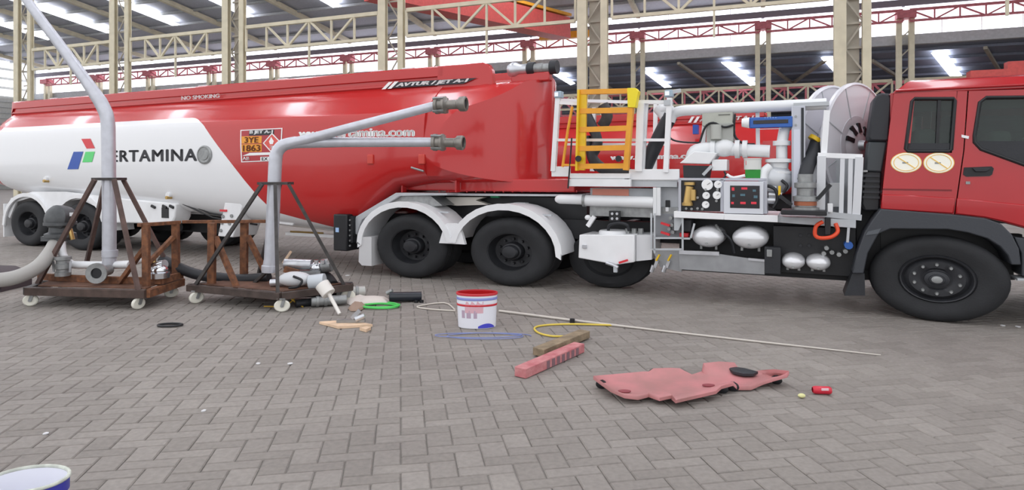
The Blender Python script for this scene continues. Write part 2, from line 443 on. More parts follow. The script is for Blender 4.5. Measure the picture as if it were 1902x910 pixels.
# roof of the second bay: falls away from the near row towards the far row
SL = .12
def roof_z(v): return 14.0+(VF-v)*SL
rf = MB()
rf.add([(UL, VN-2, roof_z(VN-2)), (UR, VN-2, roof_z(VN-2)), (UR, VF+.3, roof_z(VF+.3)), (UL, VF+.3, roof_z(VF+.3)),
        (UL, VN-2, roof_z(VN-2)+.1), (UR, VN-2, roof_z(VN-2)+.1), (UR, VF+.3, roof_z(VF+.3)+.1), (UL, VF+.3, roof_z(VF+.3)+.1)],
       [(0, 1, 2, 3), (7, 6, 5, 4), (0, 4, 5, 1), (1, 5, 6, 2), (2, 6, 7, 3), (3, 7, 4, 0)])
def to_world(o): o.rotation_euler = (0, 0, -R(21)); return o
BOXES_IN_B = []
ceil = struct(rf.build('ceiling', ROOFM, smooth=False))
v = VN
while v < VF:
    MB().box(UL, UR, v-.08, v+.08, roof_z(v)-.22, roof_z(v)-.02).build('purlin', GUT if int(v) % 2 else WALLG, ceil, smooth=False); v += 2.4
for u in far_u:
    MB().bar((u, VN-1.5, roof_z(VN-1.5)-.3), (u, VF-.2, roof_z(VF-.2)-.3), .3, .35).build('rafter', CREAM, ceil, smooth=False)
far_mid = [(far_u[i]+far_u[i+1])/2 for i in range(len(far_u)-1)]
for u in far_mid:
    MB().bar((u, VN-1, roof_z(VN-1)-.36), (u, VF-8, roof_z(VF-8)-.36), .8, .06).build('skylight_strip', SKY, ceil, smooth=False)
# roof over the first bay, where the tanker stands: sheets between bright skylight strips
nr = MB(); r1 = 17.1
def nroof(v): return r1+(VN-v)*.06
nr.add([(UL, 3, nroof(3)), (UR, 3, nroof(3)), (UR, VN-2, nroof(VN-2)), (UL, VN-2, nroof(VN-2)), (UL, 3, nroof(3)+.1), (UR, 3, nroof(3)+.1), (UR, VN-2, nroof(VN-2)+.1), (UL, VN-2, nroof(VN-2)+.1)],
       [(0, 1, 2, 3), (7, 6, 5, 4), (0, 4, 5, 1), (1, 5, 6, 2), (2, 6, 7, 3), (3, 7, 4, 0)])
c1 = struct(nr.build('ceiling', ROOFM, smooth=False))
for k in range(-6, 5):
    u = near_u[3]+1.6+8.7*k
    MB().bar((u, 4, nroof(4)-.1), (u, VN-3, nroof(VN-3)-.1), 1.1, .06).build('skylight_strip', SKY, c1, smooth=False)
    for du in (2.2, 6.5): MB().bar((u+du, 3, nroof(3)-.3), (u+du, VN-2, nroof(VN-2)-.3), .3, .35).build('rafter', CREAM, c1, smooth=False)
# third bay roof, dark, beyond the far row
def roof3(v): return 10.35-(v-49)*.055
m = MB()
u3 = far_row(860)[0]
m.add([(u3, 48.9, roof3(48.9)), (UR+40, 48.9, roof3(48.9)), (UR+40, 105, roof3(105)), (u3, 105, roof3(105)),
       (u3, 48.9, roof3(48.9)+.1), (UR+40, 48.9, roof3(48.9)+.1), (UR+40, 105, roof3(105)+.1), (u3, 105, roof3(105)+.1)],
      [(0, 1, 2, 3), (7, 6, 5, 4), (0, 4, 5, 1), (1, 5, 6, 2), (2, 6, 7, 3), (3, 7, 4, 0)])
c3 = struct(m.build('ceiling', SLATE, smooth=False))
def on_roof3(px, py):
    d = at(px, py, 1.0)-Vector((0, 0, CH)); lo, hi = 40.0, 130.0
    for _ in range(50):
        mid = (lo+hi)/2; p = Vector((0, 0, CH))+d*mid; q = B.local(p)
        if q.z-roof3(q.y) > 0: hi = mid
        else: lo = mid
    return q
for quad in (((1730, 90), (1757, 90), (1790, 138), (1768, 138)), ((1525, 99), (1545, 98), (1562, 127), (1550, 127)), ((1340, 108), (1358, 108), (1406, 150), (1393, 152)),
             ((1194, 125), (1208, 124), (1247, 155), (1234, 156)), ((1020, 126), (1034, 125), (1068, 148), (1060, 151))):
    pts = [on_roof3(*p) for p in quad]
    MB().add([p-Vector((0, 0, .3)) for p in pts]+[p-Vector((0, 0, .34)) for p in pts], [(0, 1, 2, 3), (7, 6, 5, 4)]+[(i, i+4, (i+1) % 4+4, (i+1) % 4) for i in range(4)]).build('skylight_strip', SKY, c3, smooth=False)
for k in range(18):
    v = 50+k*3
    MB().box(u3, UR+40, v-.07, v+.07, roof3(v)-.2, roof3(v)-.02).build('purlin', SLATE, c3, smooth=False)
# raking braces under the dark roof
for a, b2 in (((1110, 140), (1175, 190)), ((1260, 110), (1330, 160)), ((1420, 110), (1475, 150)), ((1470, 150), (1535, 103)), ((1620, 105), (1690, 150)), ((1830, 80), (1860, 130))):
    p, q = on_roof3(*a), on_roof3(*b2)
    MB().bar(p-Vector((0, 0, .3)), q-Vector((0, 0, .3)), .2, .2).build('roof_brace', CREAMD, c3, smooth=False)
for px in (1440, 1550, 1700):
    pass
# lower truss beyond the far row (cream) and its red twin
for i in range(7, 11):
    truss('cream_beam_truss', far_u[i]+.4, far_u[i+1]-.4, VF+1.5, 7.0, 8.15, 6, CREAM, 'low cream truss beneath the dark roof, '+far_bay[i], 'truss', 'low cream trusses', .16, .12)
truss('red_beam_truss', far_u[7]+.5, far_u[11], VF+7, 7.0, 8.7, 22, REDST, 'long red truss behind the low cream trusses', 'truss', None, .2, .14)
struct(MB().box(u3-.2, UR+40, 104.9, 105.2, 0, 8).build('wall_rear', WALLG, smooth=False))
# end wall at the far left, with louvred daylight bands
o = struct(MB().box(UL-.4, UL-.1, VN-6, VF+.3, 0, 19).build('wall_left', mat('pale_wall_sheet', 'B9BAB6', .7, var=.06), smooth=False))
for k in range(5):
    z = 10.4+k*1.05
    struct(MB().box(UL-.09, UL+.02, VN-5, VF-.5, z, z+.72).build('window_%d' % wn(), DAY, smooth=False))
for k in range(16):
    MB().box(UL-.1, UL-.04, VN-6, VF, .4+k*.62, .46+k*.62).build('sheet_lap', GUT, o, smooth=False)
# everything of the hall above was modelled in the hall's own axes: turn it
for o in list(COL.objects):
    if o.get('kind') == 'structure' and o.name.split('.')[0] != 'floor': to_world(o)

# overhead crane
t = thing('crane_girder', 'red overhead crane girder slanting behind the cream truss', 'crane')
p, q = at(690, -28, 33), at(1046, 54, 47)
MB().bar(p, q, 1.3, 1.5).build('box_girder', CRANE, t, smooth=False)
MB().bar(p+Vector((0, 0, .95)), q+Vector((0, 0, .95)), 1.5, .2).build('walkway', ORNG, t, smooth=False)
MB().bar(B.world(B.local(q).x-2.4, VF-1.5, q.z-.1), B.world(B.local(q).x+1.8, VF-1.5, q.z-.1), .5, .5).build('end_carriage', ORNG, t, smooth=False)
# red crane carriage seen over the cab roof
t = thing('crane_carriage', 'orange red crane carriage showing above the cab roof at the right edge', 'crane', B, (far_u[10]+6, VF-12, 6.8))
a, b2 = B.local(at(1803, 131, 36)), B.local(at(1990, 122, 34.2)); c = B.local(at(1874, 123, 35.3))
MB().box(a.x, b2.x, a.y, a.y+.8, a.z-.7, a.z).build('carriage_beam', CRANE, t, smooth=False)
MB().box(c.x, b2.x, a.y+.1, a.y+.7, a.z, a.z+.42).build('carriage_motor', CRANE, t, smooth=False)

# ================================================================== wheels
def wheel(parent, x, y, sx=.70, sz=.53, name='wheel', style='dish', width=.3, steer=0.0, far=False):
    """tyre standing on the ground at x, its outer face at y (the wheel reaches inwards to y+width)"""
    d = Vector((math.sin(R(steer)), math.cos(R(steer)), 0)); p = Vector((x, y, sz)); ax = Vector((d.y, -d.x, 0))
    if far: p = p+d*width; d = -d
    q = p+d
    tp = [(.53, .06), (.56, .02), (.60, .012), (.66, .005), (.74, -.006), (.82, -.01), (.90, .0), (.955, .02), (.99, .05), (1, .07), (1, .11), (.982, .115), (.982, .13), (1, .135), (1, .165), (.982, .17), (.982, .185), (1, .19),
          (1, width-.07), (.97, width-.03), (.9, width-.005), (.8, width), (.6, width-.02), (.53, width-.06)]
    if style == 'far': tp = [(.53, .06), (.6, .01), (.82, -.01), (.955, .02), (1, .07), (1, width-.07), (.9, width), (.53, width-.06)]
    t = MB().lathe(tp, p, q, 40 if style != 'far' else 24, sx, sz, cap=style == 'far').build(name, RUBBER, parent)
    if style == 'far':
        return t
    if style == 'dish':
        MB().lathe([(.555, .03), (.54, .03), (.525, .08), (.50, .16), (.47, .2), (.30, .21), (.27, .20), (.26, .12), (.24, .09), (.20, .085)], p, q, 32, sx, sz).build('rim', RIM, t)
        MB().lathe([(.20, .16), (.20, .03), (.17, .005), (.06, -.005), (.001, -.005)], p, q, 24, sx, sz).build('hub', RIM, t)
        rr, yy, nl = .36, .2, 10
    else:
        MB().lathe([(.56, .03), (.53, .0), (.51, .005), (.47, .05), (.44, .035), (.40, .01), (.26, .012), (.22, .03), (.18, .03)], p, q, 36, sx, sz).build('rim', RIM, t)
        MB().lathe([(.19, .05), (.18, -.01), (.12, -.02), (.11, -.03), (.02, -.035), (.001, -.035)], p, q, 24, sx, sz).build('hub_cap', BLACKP, t)
        MB().lathe([(.085, -.02), (.08, -.037), (.05, -.04), (.001, -.04)], p, q, 16, sx, sz).build('grease_cap', GALV, t)
        rr, yy, nl = .335, .012, 10
    for k in range(nl):
        a = 2*PI*(k+.5)/nl
        c = p+ax*(rr*sx*math.cos(a))+Vector((0, 0, rr*sz*math.sin(a)))
        MB().cyl(c+d*yy, c+d*(yy-.035), .02*sx/.6, .015, 8).build('wheel_nut', GALV if style != 'dish' else RIM, t)
    return t

# ================================================================== tank bodies
UP = [(0, 2.05), (0, 2.30), (.012, 2.50), (.03, 2.66), (.055, 2.77), (.07, 2.80), (.14, 2.87), (.30, 3.02), (.48, 3.16), (.60, 3.25), (.63, 3.30), (.60, 3.315), (.60, 3.35),
      (.64, 3.365), (.64, 3.43), (.605, 3.445), (.605, 3.60), (.64, 3.625), (.74, 3.625), (.76, 3.52), (1.25, 3.53)]
def half_section(zb, flat=0.0, p=1.75):
    lo = []
    n = 12
    for i in range(n):
        t = PI/2*(1-i/n)
        lo.append((1.25-1.25*math.cos(t)**(1/p*1.0), 2.05-(2.05-zb)*math.sin(t)**(1/p)))
    return lo+UP
def tank_ring(s, zb, wlim, dz=0.0):
    h = half_section(zb); out = []
    if wlim < 1.25:
        yc = 1.25-wlim
        def zat(part):
            for a, b in zip(part[:-1], part[1:]):
                if min(a[0], b[0]) <= yc <= max(a[0], b[0]) and abs(a[0]-b[0]) > 1e-6:
                    return a[1]+(b[1]-a[1])*(yc-a[0])/(b[0]-a[0])
            return part[0][1]
        zl = zat(h[:13]); zu = zat(h[12:])
        h = [(max(y, yc), min(max(z, zl if y < yc else z), zu if y < yc else z)) for y, z in h]
    ring = [(s, y, z+dz) for y, z in h]
    ring += [(s, 2.5-y, z+dz) for y, z in reversed(h[:-1])][:-1] if abs(h[0][0]-1.25) < 1e-6 else [(s, 2.5-y, z+dz) for y, z in reversed(h[:-1])]
    return ring
def zb_at(s):
    pts = [(-20.4, 1.45), (-19.5, 1.22), (-17.5, 1.10), (-15, .98), (-12.5, .80), (-10.5, .66), (-9.2, .60), (-8.75, .66), (-8.2, 1.15), (-7.8, 1.45), (-7.2, 1.55), (-5, 1.6)]
    for (a, za), (b, zb) in zip(pts[:-1], pts[1:]):
        if a <= s <= b: return za+(zb-za)*(s-a)/(b-a)
    return pts[-1][1] if s > -5 else pts[0][1]
NOSE0, NOSE1 = -7.15, -5.35
def nose_rings():
    """bow of the tank: a wall curved in plan between the bevelled top and the hull bottom"""
    UPN = [(0, 2.30), (.03, 2.62), (.07, 2.80), (.60, 3.25), (1.25, 3.40)]
    def zup(y):
        for a, b in zip(UPN[:-1], UPN[1:]):
            if a[0] <= y <= b[0]: return a[1]+(b[1]-a[1])*(y-a[0])/(b[0]-a[0])
        return 3.40
    def zlo(y, zb):
        c = max(0, min(1, (1.25-y)/1.25)); t = math.acos(c**1.75)
        return 2.05-(2.05-zb)*math.sin(t)**(1/1.75)
    rings = []
    for i in range(0, 17):
        a = PI/2*i/16; u = math.sin(a); s = NOSE0+(NOSE1-NOSE0)*u
        yc = 1.25-max(1.25*max(math.cos(a), 0)**.9, .06); zb = zb_at(s); h = []
        for k in range(12): y = 1.25-(1.25-yc)*k/12; h.append((y, zlo(y, zb)))
        z0, z1 = zlo(yc, zb), zup(yc)
        for k in range(9): h.append((yc, z0+(z1-z0)*k/8))
        for k in range(1, 13): y = yc+(1.25-yc)*k/12; h.append((y, zup(y)))
        rings.append([(s, y, z) for y, z in h]+[(s, 2.5-y, z) for y, z in reversed(h[1:-1])])
    return rings
def tank_rings(dz=0.0):
    rings = []
    for u in (.985, .93, .8, .6, .4, .2, 0):
        s = -19.55-.85*u; rings.append(tank_ring(s, zb_at(s), 1.25*(1-u**2.6)**(1/2.6) if u < .985 else .35, dz))
    for s in (-18.5, -17.5, -16.5, -15, -13.8, -12.5, -11.5, -10.5, -9.8, -9.2, -8.95, -8.75, -8.45, -8.2, -8.0, -7.8, -7.5, -7.3, NOSE0+.02):
        rings.append(tank_ring(s, zb_at(s), 1.25, dz))
    return rings
def near_y(s, z):
    h = half_section(zb_at(s))
    for a, b in zip(h[:-1], h[1:]):
        if a[1] <= z <= b[1] and b[1]-a[1] > 1e-6: return a[0]+(b[0]-a[0])*(z-a[1])/(b[1]-a[1])
    return 0
def tank_paint():
    m = bpy.data.materials.new('tank_paint'); m.use_nodes = True; nt = m.node_tree; N = nt.nodes; L = nt.links
    b = N['Principled BSDF']; b.inputs['Roughness'].default_value = .2; b.inputs['Coat Weight'].default_value = .3; b.inputs['Coat Roughness'].default_value = .05
    tc = N.new('ShaderNodeTexCoord'); sp = N.new('ShaderNodeSeparateXYZ'); L.new(tc.outputs['Object'], sp.inputs[0])
    def mt(op, a, c=None, v=None):
        n = N.new('ShaderNodeMath'); n.operation = op
        for k, x in enumerate((a, c)):
            if x is None: continue
            if isinstance(x, (int, float)): n.inputs[k].default_value = x
            else: L.new(x, n.inputs[k])
        return n.outputs[0]
    X = sp.outputs[0]; Z = sp.outputs[2]                     # object space: root at x=-13
    d1 = mt('SUBTRACT', Z, 2.895)
    d2 = mt('MULTIPLY', mt('ADD', mt('ADD', X, 12.38-13.0), mt('MULTIPLY', mt('SUBTRACT', Z, 2.72), 1.06)), .69)
    # under the belly the border turns forward
    low = mt('MULTIPLY', mt('MAXIMUM', mt('SUBTRACT', 1.02, Z), 0.0), -2.6)
    d2 = mt('ADD', d2, low)
    r = .22
    a1 = mt('MAXIMUM', mt('ADD', d1, r), 0.0); a2 = mt('MAXIMUM', mt('ADD', d2, r), 0.0)
    d = mt('SUBTRACT', mt('SQRT', mt('ADD', mt('MULTIPLY', a1, a1), mt('MULTIPLY', a2, a2))), r)
    rear = mt('MULTIPLY', mt('ADD', X, 19.75-13.0), -1.0)
    d = mt('MAXIMUM', d, rear)
    mask = mt('LESS_THAN', d, 0.0)
    mx = N.new('ShaderNodeMixRGB'); mx.inputs[1].default_value = col('BE2828'); mx.inputs[2].default_value = col('ECEDEF')
    L.new(mask, mx.inputs[0]); L.new(mx.outputs[0], b.inputs['Base Color'])
    nz = N.new('ShaderNodeTexNoise'); nz.inputs['Scale'].default_value = 1.3; L.new(tc.outputs['Object'], nz.inputs['Vector'])
    bp = N.new('ShaderNodeBump'); bp.inputs['Strength'].default_value = .12; bp.inputs['Distance'].default_value = .06
    L.new(nz.outputs['Fac'], bp.inputs['Height']); L.new(bp.outputs['Normal'], b.inputs['Normal'])
    return m
TANKP = tank_paint()

TR = thing('tank_trailer', 'long red tank trailer with a white panel and black lettering on its rear side', 'trailer', T, (-13, 1.25, 0))
# the paint shader reads object space: x is measured from the root, so no further offset is needed
tank = MB().loft(tank_rings()).build('tank_shell', TANKP, TR, ang=24)
MB().loft(nose_rings()).build('tank_nose', TANKP, TR, ang=24)
for k in (0, 1):
    y0 = .605 if k == 0 else 2.5-.605-.135
    MB().prism([(NOSE0-.1, 3.2), (NOSE0-.1, 3.62), (-6.35, 3.62), (-6.24, 3.58), (-6.18, 3.48), (-6.15, 3.2)], y0, y0+.135).build('coaming_end', TANKP, TR, bevel=.02)
def side(s, z, lift=.006): return (s, near_y(s, z)-lift, z)
def patch(name, m, quad, n=8, lift=.008, parent=None):
    """a thin sheet following the tank side; quad = four (s, z) corners"""
    b = MB(); vs = []
    for i in range(n+1):
        for j in range(n+1):
            u, v = i/n, j/n
            s = (quad[0][0]*(1-u)+quad[1][0]*u)*(1-v)+(quad[3][0]*(1-u)+quad[2][0]*u)*v
            z = (quad[0][1]*(1-u)+quad[1][1]*u)*(1-v)+(quad[3][1]*(1-u)+quad[2][1]*u)*v
            vs.append(side(s, z, lift))
    b.add(vs, [(i*(n+1)+j, (i+1)*(n+1)+j, (i+1)*(n+1)+j+1, i*(n+1)+j+1) for i in range(n) for j in range(n)])
    return b.build(name, m, parent or TR, smooth=False, fix=False)
def pq(*pts): return [(v.x, v.z) for v in (T(px, py, .02) for px, py in pts)]
LRED = mat('emblem_red', 'D8303A', .4); LBLUE = mat('emblem_blue', '2A55B0', .4); LGREEN = mat('emblem_green', '5FDC7C', .4); INK = mat('lettering_black', '23242C', .45)
patch('emblem_red_bar', LRED, pq((163, 276), (178.5, 275.5), (169, 257.5), (152, 258)), 4)
patch('emblem_blue_bar', LBLUE, pq((127, 314.5), (147, 314), (157, 281.5), (139, 282)), 4)
patch('emblem_green_bar', LGREEN, pq((155, 301.5), (173, 301), (178.5, 281.5), (161, 282)), 4)
def along(p0, p1, ytop, body, name, m, bold=0.0, spacing=1.0, shear=0.0, parent=None, lift=.006):
    """lettering from pixel baseline p0 to p1, cap height given by ytop at p0"""
    a = T(*p0, .02); b = T(*p1, .02); h = T(p0[0], ytop, .02).z-a.z
    return lettering(name, body, m, parent or TR, lambda x, y: side(a.x+(b.x-a.x)*x, a.z+(b.z-a.z)*x+h*y, lift), bold, shear, spacing)
along((193, 300.5), (367, 298.5), 280.5, 'PERTAMINA', 'company_lettering', INK, .022, 1.12)
along((557, 260), (770, 258), 241.5, 'www.pertamina.com', 'web_address', WHITE2, .03)
# round cap at the end of the lettering
c = T(382, 287.5, .02)
MB().lathe([(.20, .01), (.20, -.02), (.17, -.03), (.165, -.02), (.12, -.018), (.11, -.03), (.001, -.03)], (c.x, near_y(c.x, c.z), c.z), (c.x, near_y(c.x, c.z)+1, c.z), 24, 1.05, .93).build('round_cap', GALV, TR)
# hazard placard
def tri(name, m, poly, lift=.012, parent=None):
    P = [side(v.x, v.z, lift) for v in (T(px, py, .02) for px, py in poly)]
    return MB().add(P, [tuple(range(len(P)))]).build(name, m, parent or TR, smooth=False, fix=False)
pl = patch('placard', WHITE2, pq((450, 301.5), (526, 298.5), (525, 237.5), (447, 241.5)), 4, .007)
PRED = mat('placard_red', 'B03038', .4); PORG = mat('placard_orange', 'F0A030', .45); PW = WHITE2
patch('placard_field', PRED, pq((452, 299.8), (524, 296.8), (523, 239.3), (449, 243)), 4, .009, pl)
for q in (((451, 266.8), (488, 266), (488, 252.8), (450.5, 253.5)), ((451.5, 282.5), (488.5, 281.7), (488.2, 267.6), (451, 268.3))):
    patch('orange_plate', PORG, pq(*q), 3, .011, pl)
PBR = mat('plate_digits', '8A4A20', .5)
along((457, 265.4), (482, 264.9), 255, '3YE', 'plate_code', PBR, .02, parent=pl, lift=.019)
along((454.5, 281), (486, 280.4), 270, '1863', 'plate_number', PBR, .02, parent=pl, lift=.019)
patch('black_title_strip', INK, pq((464, 252), (510, 250.6), (510, 240.6), (463.5, 242.4)), 3, .010, pl)
along((466, 250), (508, 248.8), 243, 'B JET A-1', 'product_title', WHITE2, .03, parent=pl, lift=.019)
tri('hazard_diamond', WHITE2, ((490.5, 266), (507, 284.5), (524.5, 264.5), (506.5, 246.5)), .012, pl)
tri('diamond_field', mat('hazard_red', 'E0584E', .45), ((493, 265.8), (507, 281.5), (521.8, 264.6), (506.6, 249.5)), .014, pl)
tri('flame', WHITE2, ((504, 268), (502, 262.5), (504, 259), (505.5, 254), (508, 258), (511, 262), (509.5, 268)), .016, pl)
along((504, 276), (510, 275.8), 270.5, '3', 'class_number', WHITE2, .02, parent=pl, lift=.019)
patch('label_strip', WHITE2, pq((452.5, 289.5), (521, 287), (521, 282.3), (466, 284)), 3, .011, pl)
patch('label_strip', WHITE2, pq((486, 299.5), (520, 298), (520, 290.5), (486, 291.5)), 3, .011, pl)
along((453.5, 297.5), (466, 297), 291.5, 'AB', 'label_code', WHITE2, .01, parent=pl, lift=.019)
along((489, 298), (500, 297.6), 292.4, 'EX', 'label_code', INK, .01, parent=pl, lift=.019)
# coaming lettering
def coam(px, py, lift=.012, zoff=0): v = T(px, py, .605); return (v.x, .605-lift, v.z)
def coam_text(p0, p1, h_px, body, name, m, bold, shear=0, lift=.014):
    def fn(x, y): return coam(p0[0]+(p1[0]-p0[0])*x, p0[1]+(p1[1]-p0[1])*x-h_px*y, lift)
    return lettering(name, body, m, TR, fn, bold, shear)
coam_text((341, 186.3), (411, 181.6), 7, 'NO SMOKING', 'warning_lettering', WHITE2, .02, 0, .05)
P = [coam(*p, .030) for p in ((716, 165), (862, 156), (888, 145), (738, 153))]
MB().add(P, [(0, 1, 2, 3)]).build('title_strip', INK, TR, smooth=False, fix=False)
for k in range(2):
    P = [coam(*p, .036) for p in ((711+k*11, 166.5-k), (718+k*11, 166-k), (731.5+k*11, 152.5-k), (724+k*11, 153-k))]
    MB().add(P, [(0, 1, 2, 3)]).build('title_chevron', WHITE2, TR, smooth=False, fix=False)
coam_text((738, 163.3), (872, 154.3), 8.2, 'AVTUR / JET A-1', 'product_lettering', WHITE2, .03, .35, .036)
# roof fittings of the tank: hose couplings at the front, lids, lamp stubs
for px, ln in ((1000, .5), (968, .75)):
    pass
c = T(985, 150, 1.1)
fit = MB()
x0 = T(946, 150, .9).x; ZF = 3.50
fit.lathe([(.001, -.02), (.10, .0), (.13, .06), (.13, .14), (.09, .2), (.09, .34)], (x0, .9, ZF), (x0+1, .9, ZF), 14)
fit.build('vent_fitting', STEEL, TR)
MB().tube([(x0+.30, .9, ZF), (x0+.62, .92, ZF)], .085, 12).build('coupling_pipe', GALV, TR)
for dx in (.40, .80):
    MB().cyl((x0+dx-.05, .92, ZF), (x0+dx+.07, .92, ZF), .115, None, 14).build('black_coupling', BLACKP, TR)
MB().tube([(x0+.47, .92, ZF), (x0+.76, .92, ZF-.01)], .08, 12).build('coupling_pipe', GALV, TR)
MB().box(x0+.05, x0+.75, .85, 1.0, 3.28, 3.43).build('fitting_ledge', RED, TR, bevel=.02)
for s in (-17.5, -14.8, -12.0, -9.6):
    MB().lathe([(.30, 0), (.30, .06), (.26, .1), (.001, .11)], (s, 1.25, 3.53), (s, 1.25, 4), 20).build('manhole_lid', STEEL, TR)
for s in (-18.6, -15.9, -13.2, -10.9, -8.6, -7.9):
    MB().box(s-.12, s+.12, .66, .72, 3.62, 3.65).build('rail_lug', WHITE, TR)
# belly ribs and gussets over the tractor
DRED = RED
for px in (690, 785):
    a = T(px, 297, .02)
    MB().box(a.x-.06, a.x+.06, near_y(a.x, a.z)-.03, near_y(a.x, a.z)+.02, a.z-.07, a.z+.09).build('lug_plate', mat('lug_red', 'CC4438', .4), TR, bevel=.01)
for px0, px1 in ((690, 745), (785, 845)):
    a = T(px0, 306, .06); b = T(px1, 336, .25)
    MB().bar((a.x, .05, a.z), (b.x, .35, b.z), .03, .10).build('belly_rib', RED, TR)
    b2 = T(px1+2, 336, .3); c2 = T(px1+2, 357, .3)
    MB().bar((b2.x, .35, b2.z+.05), (c2.x, .35, c2.z), .03, .12).build('gusset', RED, TR)
a0 = T(640, 357, .3); a1 = T(1085, 357, .3)
MB().box(a0.x+.9, a1.x-.2, .45, 2.05, 1.455, 1.66).build('upper_coupler', RED, TR, bevel=.02)
s0 = T(770, 330, .02)
MB().tube([T(765, 311, .0)+Vector((0, -.02, 0)), T(790, 318, .05)+Vector((0, -.05, 0))], .018, 6).build('relief_valve', GALV, TR)
# under gear of the trailer
for px, m in ((620, DARK), ):
    pass
a = T(626, 397, .1); b = T(656, 466, .1)
lg = MB().box(a.x, b.x-.06, .0, .35, b.z, a.z).build('landing_leg', BLACK, TR, bevel=.02)
MB().box(b.x-.06, b.x+.02, .06, .3, b.z+.15, a.z-.03).build('gear_cover', BLACK, lg)
for k in range(6):
    z = a.z-.1-k*.09
    MB().cyl((b.x-.03, .06, z), (b.x-.03, .04, z), .018, None, 6).build('bolt', GALV, lg)
q = T(628, 427, 0)
MB().box(q.x-.05, q.x+.02, -.01, 0, q.z-.04, q.z+.04).build('reflector', mat('pale_reflector', 'A8C8F0', .3), lg)
MB().box(a.x+.05, b.x-.1, .1, .9, a.z-.25, a.z-.1).build('leg_arm', BLACK, lg)
# white support box under the belly
a = T(404, 440, .15); b = T(448, 378, .15)
sb = MB().prism([T(404, 439, .1), T(432, 441, .1), T(446, 400, .1), T(449, 384, .1), T(446, 376, .1), T(417, 376, .1), T(414, 392, .1)], .1, .7).build('support_bracket', WHITE, TR, bevel=.02)
for px, py in ((415, 402), (431, 401), (413, 414), (427, 415), (411, 428)):
    c = T(px, py, .1); MB().cyl((c.x, .1, c.z), (c.x, .075, c.z), .035, None, 8).build('bolt', GALV, sb)
c = T(416, 391, .1); MB().box(c.x-.09, c.x+.09, .075, .1, c.z-.02, c.z+.02).build('marker', LRED, sb)
# chassis under the white part, side panels and double arch mudguards
a = T(206, 372, .1); b = T(322, 416, .1)
cb = MB().prism([T(204, 414, .1), T(318, 416, .1), T(324, 404, .1), T(326, 378, .1), T(204, 366, .1)], .1, .5).build('side_box', WHITE, TR, bevel=.03)
MB().box(b.x-.35, b.x-.14, .085, .1, b.z+.12, b.z+.34).build('box_hatch', BLACK, cb)
def arches(parent, cs, rx, rz, y0, y1, zc, lip, end_drop, m, name='mudguard', front_drop=None, t=.03):
    path = []
    for i, cx in enumerate(cs):
        path += [(cx+rx*math.cos(R(g)), zc+rz*math.sin(R(g))) for g in range(180 if i == 0 else 168, -1 if i == len(cs)-1 else 11, -12)]
    path = [(path[0][0]-.02, path[0][1]-end_drop)]+path+[(path[-1][0]+.02, path[-1][1]-(front_drop if front_drop is not None else end_drop))]
    n = len(path); vs = []
    for x, z in path:
        vs += [(x, y0, z), (x, y1, z)]
    P = [Vector((x, 0, z)) for x, z in path]; off = []
    for i in range(n):
        d = (P[min(i+1, n-1)]-P[max(i-1, 0)]).normalized(); nn = Vector((-d.z, 0, d.x))
        off.append(P[i]+nn*t)
    b = MB(); rings = []
    for i in range(n):
        rings.append([(path[i][0], y0, path[i][1]), (off[i].x, y0, off[i].z), (off[i].x, y1, off[i].z), (path[i][0], y1, path[i][1])])
    b.loft(rings)
    o = b.build(name, m, parent, ang=40)
    # rolled lip on the outer edge
    l = MB(); rings = []
    for i in range(n):
        d = (P[min(i+1, n-1)]-P[max(i-1, 0)]).normalized(); nn = Vector((-d.z, 0, d.x)); c = P[i]
        rings.append([tuple(c-nn*lip+Vector((0, y0-.012, 0))), tuple(c+nn*(t+.01)+Vector((0, y0-.012, 0))), tuple(c+nn*(t+.01)+Vector((0, y0+.02, 0))), tuple(c-nn*lip+Vector((0, y0+.02, 0)))])
    l.loft(rings).build('rolled_lip', m, o, ang=40)
    return o
WR = (T.s(50), T.s(148))
arches(TR, (WR[0], WR[1]), .95, .72, -.02, .62, .52, .05, .05, WHITE, 'mudguard')
MB().prism([T(12, 400, .04), T(20, 368, .04), T(60, 356, .04), T(120, 356, .04), T(205, 366, .04), T(205, 412, .04), T(188, 412, .04), T(180, 385, .04), T(150, 370, .04), T(118, 374, .04), T(100, 396, .04), T(88, 384, .04), T(60, 366, .04), T(30, 375, .04), T(18, 405, .04)], .04, .08).build('side_panel', WHITE, TR)
MB().box(T.s(12, .05)-.04, T.s(12, .05), 0, .6, .18, 1.0).build('mud_flap', WHITE, TR)
for x in WR:
    for y in (0, .34): wheel(TR, x, y, .74, .54, style='dish' if y == 0 else 'far')
    for y in (1.9, 2.22): wheel(TR, x, y, .74, .54, style='far')
    MB().cyl((x, .2, .54), (x, 2.4, .54), .09, None, 10).build('axle', DARK, TR)
wheel(TR, -14.2, 1.9, .74, .54, style='far'); wheel(TR, -14.2, 2.22, .74, .54, style='far'); MB().cyl((-14.2, .9, .54), (-14.2, 2.4, .54), .09, None, 10).build('axle', DARK, TR)
MB().box(-18.8, -13.2, 1.1, 1.5, .42, .95).build('bogie_frame', DARK, TR)
MB().box(-19.2, -12.2, .75, .95, .86, 1.12).build('frame_rail', WHITE, TR); MB().box(-19.2, -12.2, 1.55, 1.75, .86, 1.12).build('frame_rail', WHITE, TR)
for p in ((330, 364), (336, 372)):
    a = T(p[0], p[1], .3); b = T(p[0]+75, p[1]+31, .5); c = T(p[0]+145, p[1]+45, .5)
    MB().tube([(a.x, .18, a.z), (b.x, .30, b.z), (c.x, .45, c.z)], .018, 6).build('belly_pipe', BLACK, TR)
